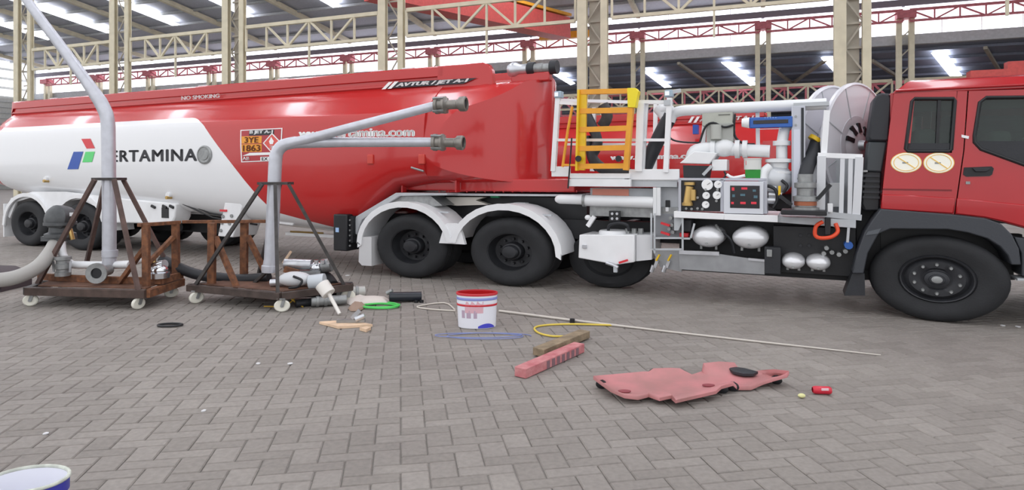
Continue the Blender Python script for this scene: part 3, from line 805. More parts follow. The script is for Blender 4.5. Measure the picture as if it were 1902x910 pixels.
for px, py in ((325, 362), (103, 332)):
    a = T(px, py, .2); y = near_y(a.x, max(a.z, zb_at(a.x)+.05))
    o = MB().cyl((a.x, y-.06, a.z), (a.x, y+.1, a.z), .06, None, 10).build('drain_fitting', WHITE, TR)
    MB().cyl((a.x+.02, y-.1, a.z-.05), (a.x+.02, y+.02, a.z-.05), .035, None, 8).build('brass_plug', BRASS, o)
for px in (282, 303, 316):
    a = T(px, 384, .05); MB().bar((a.x-.06, .08, a.z+.02), (a.x+.06, .08, a.z-.02), .03, .05).build('hose_hook', BLACK, TR)
for px0, px1 in ((560, 620), (590, 650)):
    a = T(px0, 428, .9); b = T(px1, 436, .9)
MB().box(T.s(530, .8), T.s(640, .8), .8, .9, .50, .56).build('belly_rail', WHITE, TR)
a = T(545, 432, .8); MB().tube([T(540, 430, .8), T(600, 433, .8)], .02, 6).build('belly_pipe', BRASS, TR)
# leg beside the standpipe (white box at the belly's low point)
MB().prism([T(488, 413, .3), T(494, 380, .3), T(548, 398, .3), T(540, 420, .3)], .35, .8).build('sump_box', WHITE, TR, bevel=.02)

# ------------------------------------------------------------------ second tanker parked beyond
DT2 = 6.75
T2 = thing('red_tanker', 'second red tank vehicle parked beyond, seen through the platform railing', 'trailer', T, (-9, 1.25+DT2, 0))
def shift(rs): return [[(x+4.8, y+DT2, z-.33) for x, y, z in r] for r in rs]
MB().loft(shift(tank_rings())).build('tank_shell', RED, T2, ang=24)
MB().loft(shift(nose_rings())).build('tank_nose', RED, T2, ang=24)
def side2(s, z): return (s, near_y(s-4.8, z+.33)+DT2-.012, z)
def along2(p0, p1, h, body, name, m, bold=0, shear=0, coaming=False):
    yy = DT2+(.59 if coaming else .02)
    a = T(*p0, yy); b = T(*p1, yy)
    fn = (lambda x, y: (a.x+(b.x-a.x)*x, yy-.02, a.z+(b.z-a.z)*x+h*y)) if coaming else (lambda x, y: side2(a.x+(b.x-a.x)*x, a.z+(b.z-a.z)*x+h*y))
    lettering(name, body, m, T2, fn, bold, shear)
along2((1135, 300), (1300, 297), .16, 'www.pertamina.com', 'web_address', WHITE2, .03)
for k in range(2):
    P = []
    for dx, dz in ((0, 0), (.07, 0), (.16, .15), (.09, .15)):
        v = T(1278+k*10, 228, DT2+.59); P.append((v.x+dx, DT2+.575, v.z+dz))
    MB().add(P, [(0, 1, 2, 3)]).build('title_chevron', WHITE2, T2, smooth=False, fix=False)
a = T(1292, 240, DT2+.1); MB().box(a.x-.05, a.x+.07, DT2-.02, DT2+.2, a.z-.12, a.z+.1).build('blue_label', LBLUE, T2)
along2((1300, 228), (1400, 224), .12, 'AVTUR / JET A-1', 'product_lettering', WHITE2, .03, .3, True)
for x in (-13.9, -11.8, -2.6, -.9):
    wheel(T2, x, DT2, .74, .54, style='far'); wheel(T2, x, DT2+2.2, .74, .54, style='far')
    MB().cyl((x, DT2+.2, .54), (x, DT2+2.4, .54), .09, None, 10).build('axle', DARK, T2)
MB().box(-15, -.6, DT2+.75, DT2+1.75, .62, 1.0).build('frame_rail', DARK, T2)
MB().box(-3.4, .9, DT2+.6, DT2+1.9, .9, 1.5).build('fifth_wheel_deck', DARK, T2)

# ================================================================== the tractor with its refuelling gear
TK = thing('refueller_truck', 'red cab truck with white pump gear coupled under the near tank', 'truck', T, (-3, 1.25, 0))
W1, W2 = T.s(760), T.s(945)
for x in (W1, W2):
    wheel(TK, x, 0, .70, .53, style='dish'); wheel(TK, x, .34, .70, .53, style='far')
    wheel(TK, x, 1.86, .70, .53, style='far'); wheel(TK, x, 2.2, .70, .53, style='far')
    MB().cyl((x, .2, .53), (x, 2.3, .53), .1, None, 10).build('axle', DARK, TK)
wheel(TK, T.s(1741), .03, .70, .505, style='front', steer=6)
wheel(TK, T.s(1741), 2.1, .70, .505, style='far')
MB().cyl((T.s(1741), .3, .5), (T.s(1741), 2.2, .5), .08, None, 10).build('axle', DARK, TK)
# a pair of wheels hidden behind the white box
for y in (.45, ):
    wheel(TK, T.s(1140, .45)-.1, .5, .66, .44, style='far')
A1, A2 = W1-.08, W2-.06
arches(TK, (A1, A2), .92, .715, -.06, .60, .53, .06, .0, WHITE, 'mudguard', front_drop=.0)
# white web between the arches and the flap behind
m = T(840, 452, -.05); mm = (A1+A2)/2
MB().prism([(mm-.24, .62), (mm+.24, .62), (mm+.18, .80), (mm+.10, .95), (mm-.10, .95), (mm-.18, .80)], -.045, .02).build('mudguard_web', WHITE, TK)
q0 = T(667, 493, -.05); q1 = T(690, 440, -.05)
MB().prism([T(668, 440, -.05), T(690, 440, -.05), T(690, 494, -.05), T(672, 493, -.05), T(666, 486, -.05)], -.05, .55).build('mud_flap', mat('pale_flap', 'D2D2D4', .5), TK)
for x in (A1+.55, A2+.5):
    MB().box(x-.22, x+.22, .12, .16, 1.10, 1.125).build('guard_seam', GREYP, TK)
# chassis rails and the lead-in ramp
MB().box(T.s(655, .6), T.s(1900, .6), .62, .76, .72, 1.02).build('frame_rail', DARK, TK)
MB().box(T.s(655, .6), T.s(1900, .6), 1.74, 1.88, .72, 1.02).build('frame_rail', DARK, TK)
for px in (720, 860, 1010, 1150, 1300, 1450, 1600):
    x = T.s(px, .6); MB().box(x-.06, x+.06, .76, 1.74, .76, .98).build('cross_member', DARK, TK)
rp = MB().prism([T(px, py, .14) for px, py in ((650, 425), (661, 402), (735, 358), (830, 359), (830, 363), (742, 364), (672, 408), (662, 436))], .14, .7)
rp.build('lead_in_ramp', GREYP, TK, bevel=.01)
MB().prism([T(px, py, .2) for px, py in ((672, 410), (742, 364), (800, 364), (822, 382), (770, 386), (725, 384))], .2, .6).build('ramp_plate', GALV, TK)
MB().prism([T(800, 359, .5), T(1090, 361, .5), T(1090, 365, .5), T(800, 363, .5)], .5, 2.0).build('deck_plate', GREYP, TK)
MB().prism([T(815, 366, .62), T(900, 366, .62), T(884, 372, .62), T(908, 380, .62), T(850, 382, .62), T(815, 378, .62)], .6, .75).build('fifth_wheel_plate', mat('pale_grease', 'C9C5BC', .5), TK)
MB().box(T.s(800, .8), T.s(1090, .8), .8, 1.7, 1.0, 1.36).build('fifth_wheel_block', BLACK, TK)
for px in range(815, 1085, 17):
    v = T(px, 356, .48); MB().cyl((v.x, .5, v.z-.01), (v.x, .5, v.z+.025), .014, None, 6).build('bolt', RED, TK)
v = T(918, 363, .55); MB().cyl((v.x-.07, .58, v.z-.01), (v.x+.08, .58, v.z-.01), .035, None, 8).build('green_coupling', mat('green_paint', '1E7A50', .4), TK)
v = T(965, 381, .5); MB().box(v.x-.1, v.x+.1, .5, .65, v.z-.03, v.z+.04).build('grey_bracket', GREYP, TK)

# ---- platform with railing
def PX(x0, x1, y0, y1, y):                       # box span from a pixel rectangle on the plane y
    a = T(x0, y1, y); b = T(x1, y0, y); return a.x, b.x, a.z, b.z
def pbox(name, m, r, y0, y1, parent=None, bevel=.006):
    a = PX(*r, y0); return MB().box(a[0], a[1], y0, y1, a[2], a[3]).build(name, m, parent or TK, bevel=bevel)
def pbar(name, m, p, q, y, w, h=None, y2=None, parent=None):
    return MB().bar(T(*p, y), T(*q, y if y2 is None else y2), w, h).build(name, m, parent or TK)
def ptube(name, m, pts, r, n=12, parent=None, sm=0):
    P = [T(*p) for p in pts]
    return MB().tube(smooth_path(P, sm) if sm else P, r, n).build(name, m, parent or TK, ang=50)
pbar('rail_post', WHITE, (1037, 176), (1028, 318), .15, .07)
pbar('rail_post', WHITE, (1191, 192), (1187, 318), .12, .10)
pbar('rail_post', WHITE, (1244, 182), (1237, 320), .12, .07)
pbar('rail_post', WHITE, (1201, 190), (1194, 318), .2, .05)
pbar('top_rail', WHITE, (1038, 191), (1075, 193), .15, .045)
pbar('top_rail', WHITE, (1187, 189), (1245, 190), .15, .05)
pbar('mid_rail', WHITE, (1034, 260), (1240, 260), .15, .04)
pbar('far_rail_post', WHITE, (1104, 200), (1100, 318), 1.0, .06)
pbar('far_top_rail', WHITE, (1040, 186), (1250, 192), 1.2, .05)
pbar('far_mid_rail', WHITE, (1050, 268), (1240, 268), 1.2, .04)
pbar('far_rail_post', WHITE, (1218, 190), (1216, 318), 1.2, .06)
pbox('toe_board', WHITE, (1024, 1059, 309, 328), .14, .17)
pbox('toe_board', WHITE, (1168, 1262, 314, 334), .12, .16)
pbox('platform_floor', WHITE, (1058, 1170, 322, 331), .05, 1.4)
pbox('step_front', WHITE, (1056, 1171, 333, 346), .02, .10)
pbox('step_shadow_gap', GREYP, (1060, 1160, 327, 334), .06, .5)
MB().box(T.s(1165, .1), T.s(1268, .1), .16, 1.4, T(1200, 338, .16).z, T(1200, 332, .16).z).build('platform_floor', WHITE, TK, bevel=.01)
pbox('under_tray', GREYP, (1170, 1258, 336, 347), .15, 1.0)
# lamps on two posts
for px, py, y in ((1037, 176, .14), (1242, 174, .12)):
    v = T(px, py, y)
    o = MB().box(v.x-.05, v.x+.06, y-.05, y+.08, v.z-.05, v.z+.05).build('work_lamp', mat('lamp_housing', '9FB4C4', .3), TK, bevel=.01)
    MB().box(v.x-.04, v.x+.02, y-.058, y-.05, v.z-.03, v.z+.03).build('lens', CHROME, o)
MB().bar(T(1246, 172, .12), T(1262, 168, .25), .06, .05).build('lamp_arm', GREYP, TK)
pbar('post_collar', GREYP, (1240, 186), (1240, 196), .11, .09)
# yellow ladder folded against the railing
LD = .0
lad = []
pbar('ladder_rail', YEL, (1083, 168), (1079, 316), LD, .125, .05)
pbar('ladder_rail_flange', YEL, (1076, 167), (1072, 317), LD-.03, .03, .10)
pbar('ladder_rail', ORNG, (1175, 166), (1163, 316), LD, .07, .10)
o = MB().prism([T(1166, 164, LD-.03), T(1182, 164, LD-.03), T(1187, 170, LD-.03), T(1181, 200, LD-.03), T(1167, 200, LD-.03)], LD-.07, LD+.06).build('ladder_cheek', mat('bright_yellow', 'F2DC20', .4), TK, bevel=.006)
for k, (y0, y1) in enumerate(((170, 168), (205.5, 203.5), (240, 237), (275, 273), (308, 307))):
    pbar('ladder_tread', ORNG, (1079-k, y0+1), (1172-k, y1+1), LD, .07 if k < 4 else .07, .075 if k else .07)
for px in (1078, 1152):
    v = T(px, 295, LD); MB().cyl((v.x, LD-.075, v.z), (v.x, LD-.1, v.z), .045, None, 12).build('rubber_stop', BLACK, TK)
ptube('grab_bar', ORNG, ((1063, 198, -.02), (1055, 240, -.02), (1045, 310, -.02)), .022, 8)
pbar('grab_bar_foot', ORNG, (1045, 306), (1080, 307), -.02, .03)
pbar('ladder_inner_edge', WHITE, (1090, 188), (1084, 300), .05, .02)
# cable down the platform corner
ptube('black_cable', BLACK, ((1062, 256, -.03), (1059, 300, -.03), (1055, 350, -.01)), .012, 6)

# ---- hoses on the platform
ptube('black_hose', BLACKP, ((1246, 215, .35), (1236, 232, .35), (1218, 268, .35), (1198, 312, .35)), .105, 12, sm=4)
ptube('black_hose', BLACKP, ((1090, 215, .8), (1110, 262, .7), (1100, 292, .6), (1125, 316, .6), (1170, 322, .6)), .085, 10, sm=4)
ptube('black_hose', BLACKP, ((1092, 255, .8), (1098, 290, .7), (1110, 312, .6)), .07, 10, sm=4)
ptube('grey_corrugated_hose', DSTEEL, ((1120, 195, 1.0), (1128, 216, 1.0), (1118, 235, 1.0)), .09, 10, sm=3)
ptube('black_cable', BLACK, ((1248, 190, .2), (1243, 240, .2), (1247, 258, .2), (1270, 264, .25), (1300, 265, .3)), .014, 6, sm=4)
ptube('black_cable', BLACK, ((1300, 264, .2), (1310, 236, .2), (1325, 228, .2), (1345, 236, .2), (1362, 232, .2)), .016, 6, sm=4)
ptube('black_cable', BLACK, ((1365, 212, .25), (1364, 250, .25), (1380, 266, .25), (1402, 268, .25)), .018, 6, sm=4)

# ---- white pipework
PIPEW = mat('white_pipe_paint', 'E6E8EA', .35, coat=.2)
ptube('delivery_pipe', PIPEW, ((1244, 226, .3), (1250, 212, .3), (1266, 206, .3), (1300, 204, .3), (1420, 198, .3), (1535, 193, .3)), .075, 14, sm=3)
ptube('pipe_elbow', PIPEW, ((1223, 200, .42), (1232, 210, .4), (1240, 222, .36)), .09, 12)
v = T(1236, 205, .4); MB().ball((v.x, .42, v.z), .13, .12, .11).build('swivel_joint', PIPEW, TK)
ptube('cross_pipe', PIPEW, ((1530, 188, .9), (1380, 196, .9), (1260, 203, .9)), .03, 8)
pbar('pipe_support', WHITE, (1311, 200), (1306, 270), .4, .06)
pbar('pipe_support', WHITE, (1407, 198), (1408, 275), .4, .05)
# meter pipe run
ptube('meter_pipe', PIPEW, ((1284, 295, .25), (1290, 281, .25), (1308, 276, .25), (1330, 274, .25)), .085, 12, sm=3)
ptube('meter_pipe', PIPEW, ((1322, 276, .25), (1380, 279, .25), (1430, 281, .25)), .085, 14)
for px, r in ((1325, .12), (1370, .125), (1384, .12)):
    v = T(px, 277, .25); MB().cyl((v.x-.03, .25, v.z), (v.x+.03, .25, v.z), r, None, 18).build('pipe_flange', PIPEW, TK)
v = T(1345, 275, .25); MB().ball((v.x, .25, v.z), .16, .12, .12).build('ball_valve', PIPEW, TK)
ptube('riser_pipe', PIPEW, ((1452, 300, .28), (1452, 268, .28), (1457, 240, .28), (1470, 226, .4)), .07, 12)
v = T(1452, 266, .28); MB().cyl((v.x, .28, v.z-.03), (v.x, .28, v.z+.03), .11, None, 16).build('pipe_flange', PIPEW, TK)
v = T(1447, 300, .28)
MB().lathe([(.10, 0), (.16, .02), (.16, .05), (.11, .06), (.12, .16), (.17, .17), (.17, .21), (.10, .22)], (v.x, .28, v.z-.18), (v.x, .28, v.z+1), 18).build('meter_flange', PIPEW, TK)
v = T(1443, 333, .25); MB().ball((v.x, .27, v.z), .2, .17, .20).build('meter_body', mat('meter_casting', 'C8CBCF', .35, metal=.3), TK)
ptube('meter_outlet', PIPEW, ((1430, 310, .2), (1418, 322, .15), (1418, 345, .12)), .06, 10, sm=3)
for px, py in ((1430, 350), (1440, 362), (1428, 372)):
    v = T(px, py, .15); MB().cyl((v.x-.08, .15, v.z), (v.x+.08, .15, v.z), .045, None, 10).build('small_fitting', STEEL, TK)
ptube('black_hose_loop', BLACK, ((1425, 345, .1), (1440, 352, .08), (1444, 372, .08), (1436, 386, .08)), .022, 8, sm=4)
ptube('black_hose_loop', BLACK, ((1452, 335, .1), (1462, 345, .08), (1455, 358, .08)), .02, 8, sm=4)
# printer console with sloping lid
v0 = T(1268, 308, .1)
MB().prism([T(1263, 303, .1), T(1318, 305, .1), T(1333, 284, .1), T(1290, 281, .1)], .06, .55).build('console_lid', WHITE, TK, bevel=.01)
MB().prism([T(1269, 307, .12), T(1316, 308, .12), T(1312, 331, .12), T(1270, 330, .12)], .10, .5).build('console_body', BLACKP, TK)
pbox('console_box', WHITE, (1322, 1350, 296, 317), .1, .4)
pbar('console_lever', GREYP, (1306, 325), (1322, 308), .08, .04)
ptube('console_cable', BLACK, ((1345, 318, .1), (1348, 326, .1), (1340, 334, .1)), .014, 6, sm=3)
# putty coloured boxes and blue display
gb = pbox('terminal_box', GRAYBOX, (1304, 1361, 204, 234), .25, .5)
pbox('terminal_box', mat('grey_box', 'A7A9A4', .5), (1312, 1362, 228, 264), .22, .5)
pbox('box_handle', BLACK, (1334, 1356, 212, 213.5), .235, .25)
v = T(1330, 245, .2); MB().cyl((v.x, .21, v.z-.1), (v.x, .21, v.z+.1), .075, None, 14).build('filter_pot', mat('pale_pot', 'B4B6B0', .45), TK)
dsp = pbox('meter_display', BLUE, (1392, 1472, 215.5, 238), .12, .2, bevel=.01)
pbox('display_glass', SCREEN, (1399, 1464, 221.5, 230.5), .113, .12, dsp)
lettering('display_caption', 'BATCH METER' if False else '- - - - -', mat('pale_print', '9DB6DC', .5), dsp, lambda x, y: (lambda a, b: (a.x+(b.x-a.x)*x, .117, a.z+(b.z-a.z)*x+.012*y))(T(1420, 219.4, .117), T(1442, 219.2, .117)))
MB().cyl(T(1378, 228, .16), T(1392, 228, .16), .055, .075, 14).build('display_boss', WHITE, TK)
pbox('display_bracket', WHITE, (1405, 1450, 238, 240.5), .14, .19)
# green and red container bits
o = pbox('sample_jar', GREEN, (1384, 1412, 315, 331), .08, .28)
v = T(1398, 300, .18)
MB().lathe([(.11, 0), (.11, .13), (.115, .135), (.115, .15), (.001, .15)], (v.x, .18, T(1398, 315, .18).z), (v.x, .18, 9), 18).build('clear_beaker', mat('frosted_white', 'D9DAD6', .25), TK)
pbox('red_tag', LRED, (1385, 1391, 298, 307), .1, .12)
ptube('sample_hose', WHITE, ((1350, 324, .08), (1362, 330, .07), (1384, 326, .07)), .02, 8, sm=3)

# ---- instrument panel on the white ledge
AL2 = mat('panel_frame', 'B9BBC4', .35, metal=.4)
pn = pbox('instrument_panel', mat('panel_black', '15161B', .4), (1263, 1343, 335, 391), .06, .3, bevel=.004)
for r in ((1260, 1265, 331, 392), (1338, 1344, 333, 393)): pbox('panel_frame', AL2, r, .05, .3, pn, .002)
pbox('panel_frame', AL2, (1262, 1424, 331, 335), .05, .3, pn, .002)
pbox('panel_frame', AL2, (1417, 1425, 334, 397), .05, .3, pn, .002)
for px, py, r in ((1314, 343, .075), (1334, 342.5, .052), (1312, 363, .05), (1332, 362.5, .055), (1311, 380, .05)):
    v = T(px, py, .055); g = MB().cyl((v.x, .06, v.z), (v.x, .035, v.z), r, None, 18).build('gauge', CHROME, pn)
    MB().cyl((v.x, .035, v.z), (v.x, .032, v.z), r*.85, None, 18).build('gauge_face', WHITE2, g)
    MB().bar((v.x, .03, v.z), (v.x+r*.5, .03, v.z+r*.35), .008, .004).build('needle', BLACK, g)
for px, py in ((1311, 352), (1333, 352), (1331, 373), (1305, 388), (1275, 387), (1285, 388), (1296, 387), (1296, 367)):
    v = T(px, py, .055); MB().cyl((v.x, .06, v.z), (v.x, .03, v.z), .018, None, 8).build('knob', GALV, pn)
v = T(1281, 362, .04)
br = MB(); br.cyl(T(1277, 378, .03), T(1281, 346, .03), .06, .055, 12); br.cyl(T(1271, 376, .03), T(1285, 378, .03), .03, .03, 8); br.cyl(T(1287, 352, .02), T(1287, 372, .02), .045, .045, 10)
br.build('brass_regulator', BRASS, pn)
for py in (341, 379): v = T(1281 if py < 360 else 1277, py, .03); MB().cyl((v.x, .03, v.z-.02), (v.x, .03, v.z+.02), .075, None, 10).build('brass_nut', BRASS, pn)
sc = pbox('display_cabinet', mat('cabinet_white', 'D4D7DE', .35), (1344, 1418, 337, 396), .0, .3, bevel=.006)
sf = pbox('screen_face', SCREEN, (1356, 1411, 345, 386), -.006, .0, sc, .002)
for r in ((1377, 1388, 348, 352), (1359, 1364, 348, 354), (1375, 1385, 375, 379), (1395, 1405, 375, 379), (1358, 1363, 375, 379)):
    pbox('red_digits', RDIG, r, -.012, -.006, sc, 0)
for r in ((1360, 1365, 361, 366), (1375, 1384, 360, 364), (1400, 1407, 363, 368), (1398, 1404, 352, 356)):
    pbox('indicator', mat('dim_indicator', '4C6F7C', .4), r, -.010, -.006, sc, 0)
# ledge
MB().prism([T(1252, 392, .0), T(1345, 397, .0), T(1345, 408, .0), T(1252, 404, .0)], -.02, 1.0).build('equipment_ledge', WHITE, TK, bevel=.006)
MB().prism([T(1345, 397, .0), T(1445, 400, .0), T(1445, 413, .0), T(1345, 408, .0)], -.02, 1.0).build('equipment_ledge', WHITE, TK, bevel=.006)
MB().prism([T(1442, 402, .08), T(1590, 408, .08), T(1590, 424, .08), T(1442, 413, .08)], .08, 1.0).build('deck_edge', GREYP, TK, bevel=.006)
# silver mast beside the hose reel
ms = MB().box(*PX(1470, 1496, 196, 388, .15)[:2], .15, .4, *PX(1470, 1496, 196, 388, .15)[2:]).build('mast', AL2, TK, bevel=.01)
pbox('mast_slot', BLACKP, (1488, 1493, 200, 330), .14, .152, ms, 0)
pbox('mast_web', mat('mast_plate', 'C9CCD8', .3, metal=.4), (1474, 1486, 240, 385), .135, .15, ms, .002)
for py in (216, 232): v = T(1478, py, .14); MB().cyl((v.x, .15, v.z), (v.x, .13, v.z), .015, None, 6).build('bolt', GALV, ms)
pbar('mast_head', GREYP, (1474, 196), (1540, 193), .25, .16, .05)
# hydrant coupler standing at the mast's foot
v = T(1496, 392, .05); zb = v.z; hx = v.x
MB().lathe([(.16, 0), (.16, .05), (.12, .06), (.11, .12), (.15, .13), (.15, .19), (.10, .20), (.10, .29), (.13, .30), (.13, .36), (.09, .37), (.09, .47)], (hx, .02, zb), (hx, .02, 9), 18, cap=True).build('hydrant_coupler', GALV, TK)
MB().cyl((hx, .02, zb+.075), (hx, .02, zb+.13), .135, None, 14).build('copper_ring', mat('copper_red', 'A8674C', .4, metal=.5), TK)
MB().box(hx-.28, hx+.24, -.18, .22, zb-.04, zb+.02).build('coupler_base', BLACK, TK, bevel=.01)
MB().bar((hx-.3, -.1, zb+.2), (hx-.16, -.06, zb+.08), .04).build('coupler_handle', BLACK, TK)
MB().bar((hx-.30, -.05, zb+.2), (hx-.30, -.05, zb+.32), .03).build('yellow_lever', YEL, TK)
MB().bar((hx+.28, -.1, zb+.34), (hx+.14, -.06, zb+.16), .04).build('coupler_handle', BLACK, TK)
ptube('coupler_hose', BLACKP, ((1494, 335, .05), (1500, 310, .12), (1512, 280, .3), (1518, 262, .4)), .085, 12, sm=4)
v = T(1515, 262, .36); MB().cyl((v.x-.02, .36, v.z), (v.x+.01, .37, v.z+.04), .09, None, 12).build('yellow_band', YEL, TK)

# ---- hose reel: two spoked flanges on a stand
NW = Vector((.549, -.835, 0)).normalized()
nl = Vector((NW.dot(T.a), NW.dot(T.n), 0))
rc = T(1592, 270, .95); RRAD = .85
def disc(c, hub):
    m = MB().lathe([(RRAD, -.02), (RRAD, .02), (RRAD-.03, .035), (RRAD-.035, .012), (.30, -.012), (.24, .03), (.12, .05), (.001, .05)], c, c+nl, 52, cap=True)
    o = m.build('reel_flange', mat('reel_white', 'DDDCE2', .35, coat=.2), TK)
    tx = Vector((-nl.y, nl.x, 0))
    for k in range(8):
        a = 2*PI*(k+.5)/8
        d = tx*math.cos(a)+Vector((0, 0, math.sin(a)))
        MB().bar(c+d*.31+nl*-.008, c+d*(RRAD-.04)+nl*.012, .012, .012, nl).build('spoke_rib', GREYP, o)
    if hub:
        for k in range(5):
            a = PI*(.10+.2*k); d = tx*math.cos(a)+Vector((0, 0, math.sin(a)))
            MB().bar(c+d*.17+nl*.045, c+d*.30+nl*.012, .06, .03, nl).build('hand_hole', BLACK, o)
        MB().cyl(c+nl*.04, c+nl*.12, .08, .06, 14).build('swivel', STEEL, o)
disc(rc, True)
rc2 = rc-nl*.33
disc(rc2, False)
MB().cyl(rc, rc2, .4, None, 28).build('reel_drum', mat('reel_drum_white', 'D0D0D6', .4), TK)
# stand
st = MB(); r0 = T(1520, 288, .12); r1 = T(1600, 292, .12)
pbar('reel_beam', WHITE, (1519, 288), (1602, 291), .14, .06)
pbar('reel_leg', WHITE, (1536, 205), (1530, 288), .2, .07)
for (p, q, w) in (((1526, 290), (1524, 398), .10), ((1565, 291), (1562, 400), .05), ((1596, 292), (1590, 402), .09), ((1580, 291), (1578, 400), .05)):
    pbar('stand_post', mat('stand_white', 'D5D7DB', .4), p, q, .14, w)
pbar('stand_foot', GREYP, (1516, 396), (1600, 404), .13, .10, .07)
pbox('stand_back', GREYP, (1530, 1590, 294, 396), .5, .54)
pbox('white_motor', mat('motor_white', 'DADCDD', .4), (1540, 1566, 340, 384), .3, .5)
pbox('stand_latch', WHITE, (1537, 1547, 378, 398), .08, .12)
pbar('reel_side_brace', STEEL, (1500, 392), (1530, 250), .35, .05)

# ---- under the deck
MB().box(T.s(1262, .5), T.s(1600, .5), .5, .6, .35, T(1400, 408, .5).z).build('under_panel', DARK, TK)
for px, py, rx, rz, nm in ((1313, 441, .20, .142, 'air_tank'), (1392, 443, .215, .146, 'air_tank'), (1473, 487, .135, .10, 'small_air_tank'), (1520, 489, .135, .10, 'small_air_tank')):
    v = T(px, py, .05)
    prof = [(.001, -.05), (.35, -.045), (.62, -.03), (.82, 0), (.94, .045), (1, .10), (1, .62), (.8, .68), (.001, .70)]
    o = MB().lathe(prof, (v.x, .05, v.z), (v.x, 1, v.z), 30, rx*1.05, rz).build(nm, mat('bright_aluminium', 'E2E3E6', .3, metal=.35), TK)
    MB().cyl((v.x, .05-.04, v.z-.55*rz), (v.x, -.005, v.z-.55*rz), .018, None, 8).build('drain_plug', GALV, o)
    for dx in (-.5, .5):
        MB().bar((v.x+dx*rx, .22, v.z-rz*.7), (v.x+dx*rx, .22, v.z-rz*1.25), .03, .02).build('tank_strap', GALV, o)
SKIRT = mat('skirt_steel', 'A0A2A5', .38, metal=.55, var=.08)
MB().prism([T(1262, 470, .06), T(1336, 472, .06), T(1420, 484, .06), T(1420, 510, .06), T(1262, 500, .06)], .06, .09).build('side_skirt', SKIRT, TK)
pbar('skirt_edge', STEEL, (1262, 468), (1336, 471), .04, .05)
pbar('skirt_edge', STEEL, (1390, 481), (1420, 484), .05, .03)
pbox('black_cylinder_box', BLACKP, (1420, 1450, 460, 508), .05, .2)
pbox('valve_block', GALV, (1424, 1434, 464, 477), .02, .06)
pbox('under_box', BLACK, (1436, 1590, 424, 505), .30, .5)
ptube('coiled_red_hose', mat('orange_red_hose', 'E8502C', .45), ((1528, 412, .03), (1516, 420, .0), (1514, 436, .0), (1524, 442, .0), (1544, 440, .02), (1556, 430, .05), (1552, 415, .08)), .025, 8, sm=5)
pbox('hose_hanger', BLACK, (1532, 1543, 404, 436), .05, .1)
pbox('round_gland', GREYP, (1548, 1562, 408, 422), .1, .2)
for px, py in ((1535, 460), (1545, 468), (1558, 472), (1570, 466), (1530, 470)):
    v = T(px, py, .2); MB().cyl((v.x, .3, v.z), (v.x, .14, v.z), .028, None, 8).build('brass_fitting', GALV, TK)
v = T(1576, 455, .15); MB().cyl((v.x, .3, v.z), (v.x, .1, v.z), .05, None, 10).build('blue_cap', BLUE, TK)
for px in (1487, 1503):
    for py in (437, 456): v = T(px, py, .28); MB().cyl((v.x, .3, v.z), (v.x, .27, v.z), .022, None, 6).build('bolt', BLACKP, TK)
ptube('air_line', GALV, ((1330, 418, .15), (1334, 425, .1), (1338, 432, .12)), .018, 6)
ptube('air_line', BLACKP, ((1340, 430, .2), (1358, 446, .18), (1364, 470, .2)), .02, 6, sm=3)
pbar('vertical_conduit', STEEL, (1578, 400), (1574, 450), .1, .03)
# ---- white pipe, grey tray and bits left of the panel
ptube('suction_pipe', PIPEW, ((1040, 370, .30), (1085, 371, .2), (1086, 371, .2)), [.07, .075, .075], 14)
ptube('suction_pipe', PIPEW, ((1087, 372, .2), (1150, 374, .2), (1215, 376, .2)), .085, 14)
v = T(1086, 372, .2); MB().cyl((v.x-.02, .2, v.z), (v.x+.02, .2, v.z), .1, None, 18).build('pipe_flange', GALV, TK)
v = T(1042, 370, .3); MB().ball((v.x, .3, v.z), .1, .08, .07).build('pipe_end_cap', PIPEW, TK)
pbox('grey_tank', GREYP, (1096, 1215, 350, 401), .3, 1.0)
pbox('salmon_label', mat('salmon_label', 'E89A86', .5), (1100, 1168, 351, 367), .29, .3)
pbox('tray_edge', GALV, (1095, 1260, 385, 401), .25, .3)
pbox('black_lamp', BLACK, (1131, 1151, 392, 411), .1, .16)
for dx, dy in ((1137, 397), (1146, 397), (1137, 406), (1146, 406)):
    v = T(dx, dy, .09); MB().cyl((v.x, .1, v.z), (v.x, .085, v.z), .02, None, 8).build('lamp_lens', STEEL, TK)
pbox('grey_pipe_box', GREYP, (1218, 1262, 348, 396), .28, .6)
for px in (1217, 1224): pbar('pipe_pair', PIPEW, (px, 348), (px, 400), .15, .05)
pbox('black_switch', BLACK, (1236, 1244, 372, 386), .25, .28); pbox('white_plug', WHITE, (1236, 1242, 385, 393), .24, .27)
v = T(1135, 420, .3)
MB().lathe([(.22, 0), (.22, .05), (.2, .07), (.001, .08)], (T.s(1140, .3), .3, T(1140, 436, .3).z), (T.s(1140, .3), .3, 9), 20).build('filler_lid', WHITE, TK)
ptube('black_loop', BLACKP, ((1130, 430, .15), (1132, 418, .12), (1150, 414, .1), (1165, 418, .1), (1168, 428, .15)), .022, 8, sm=4)
for px in (1166, 1178, 1190): v = T(px, 432, .25); MB().cyl((v.x, .25, v.z-.05), (v.x, .25, v.z+.06), .04, None, 8).build('small_fitting', GALV, TK)
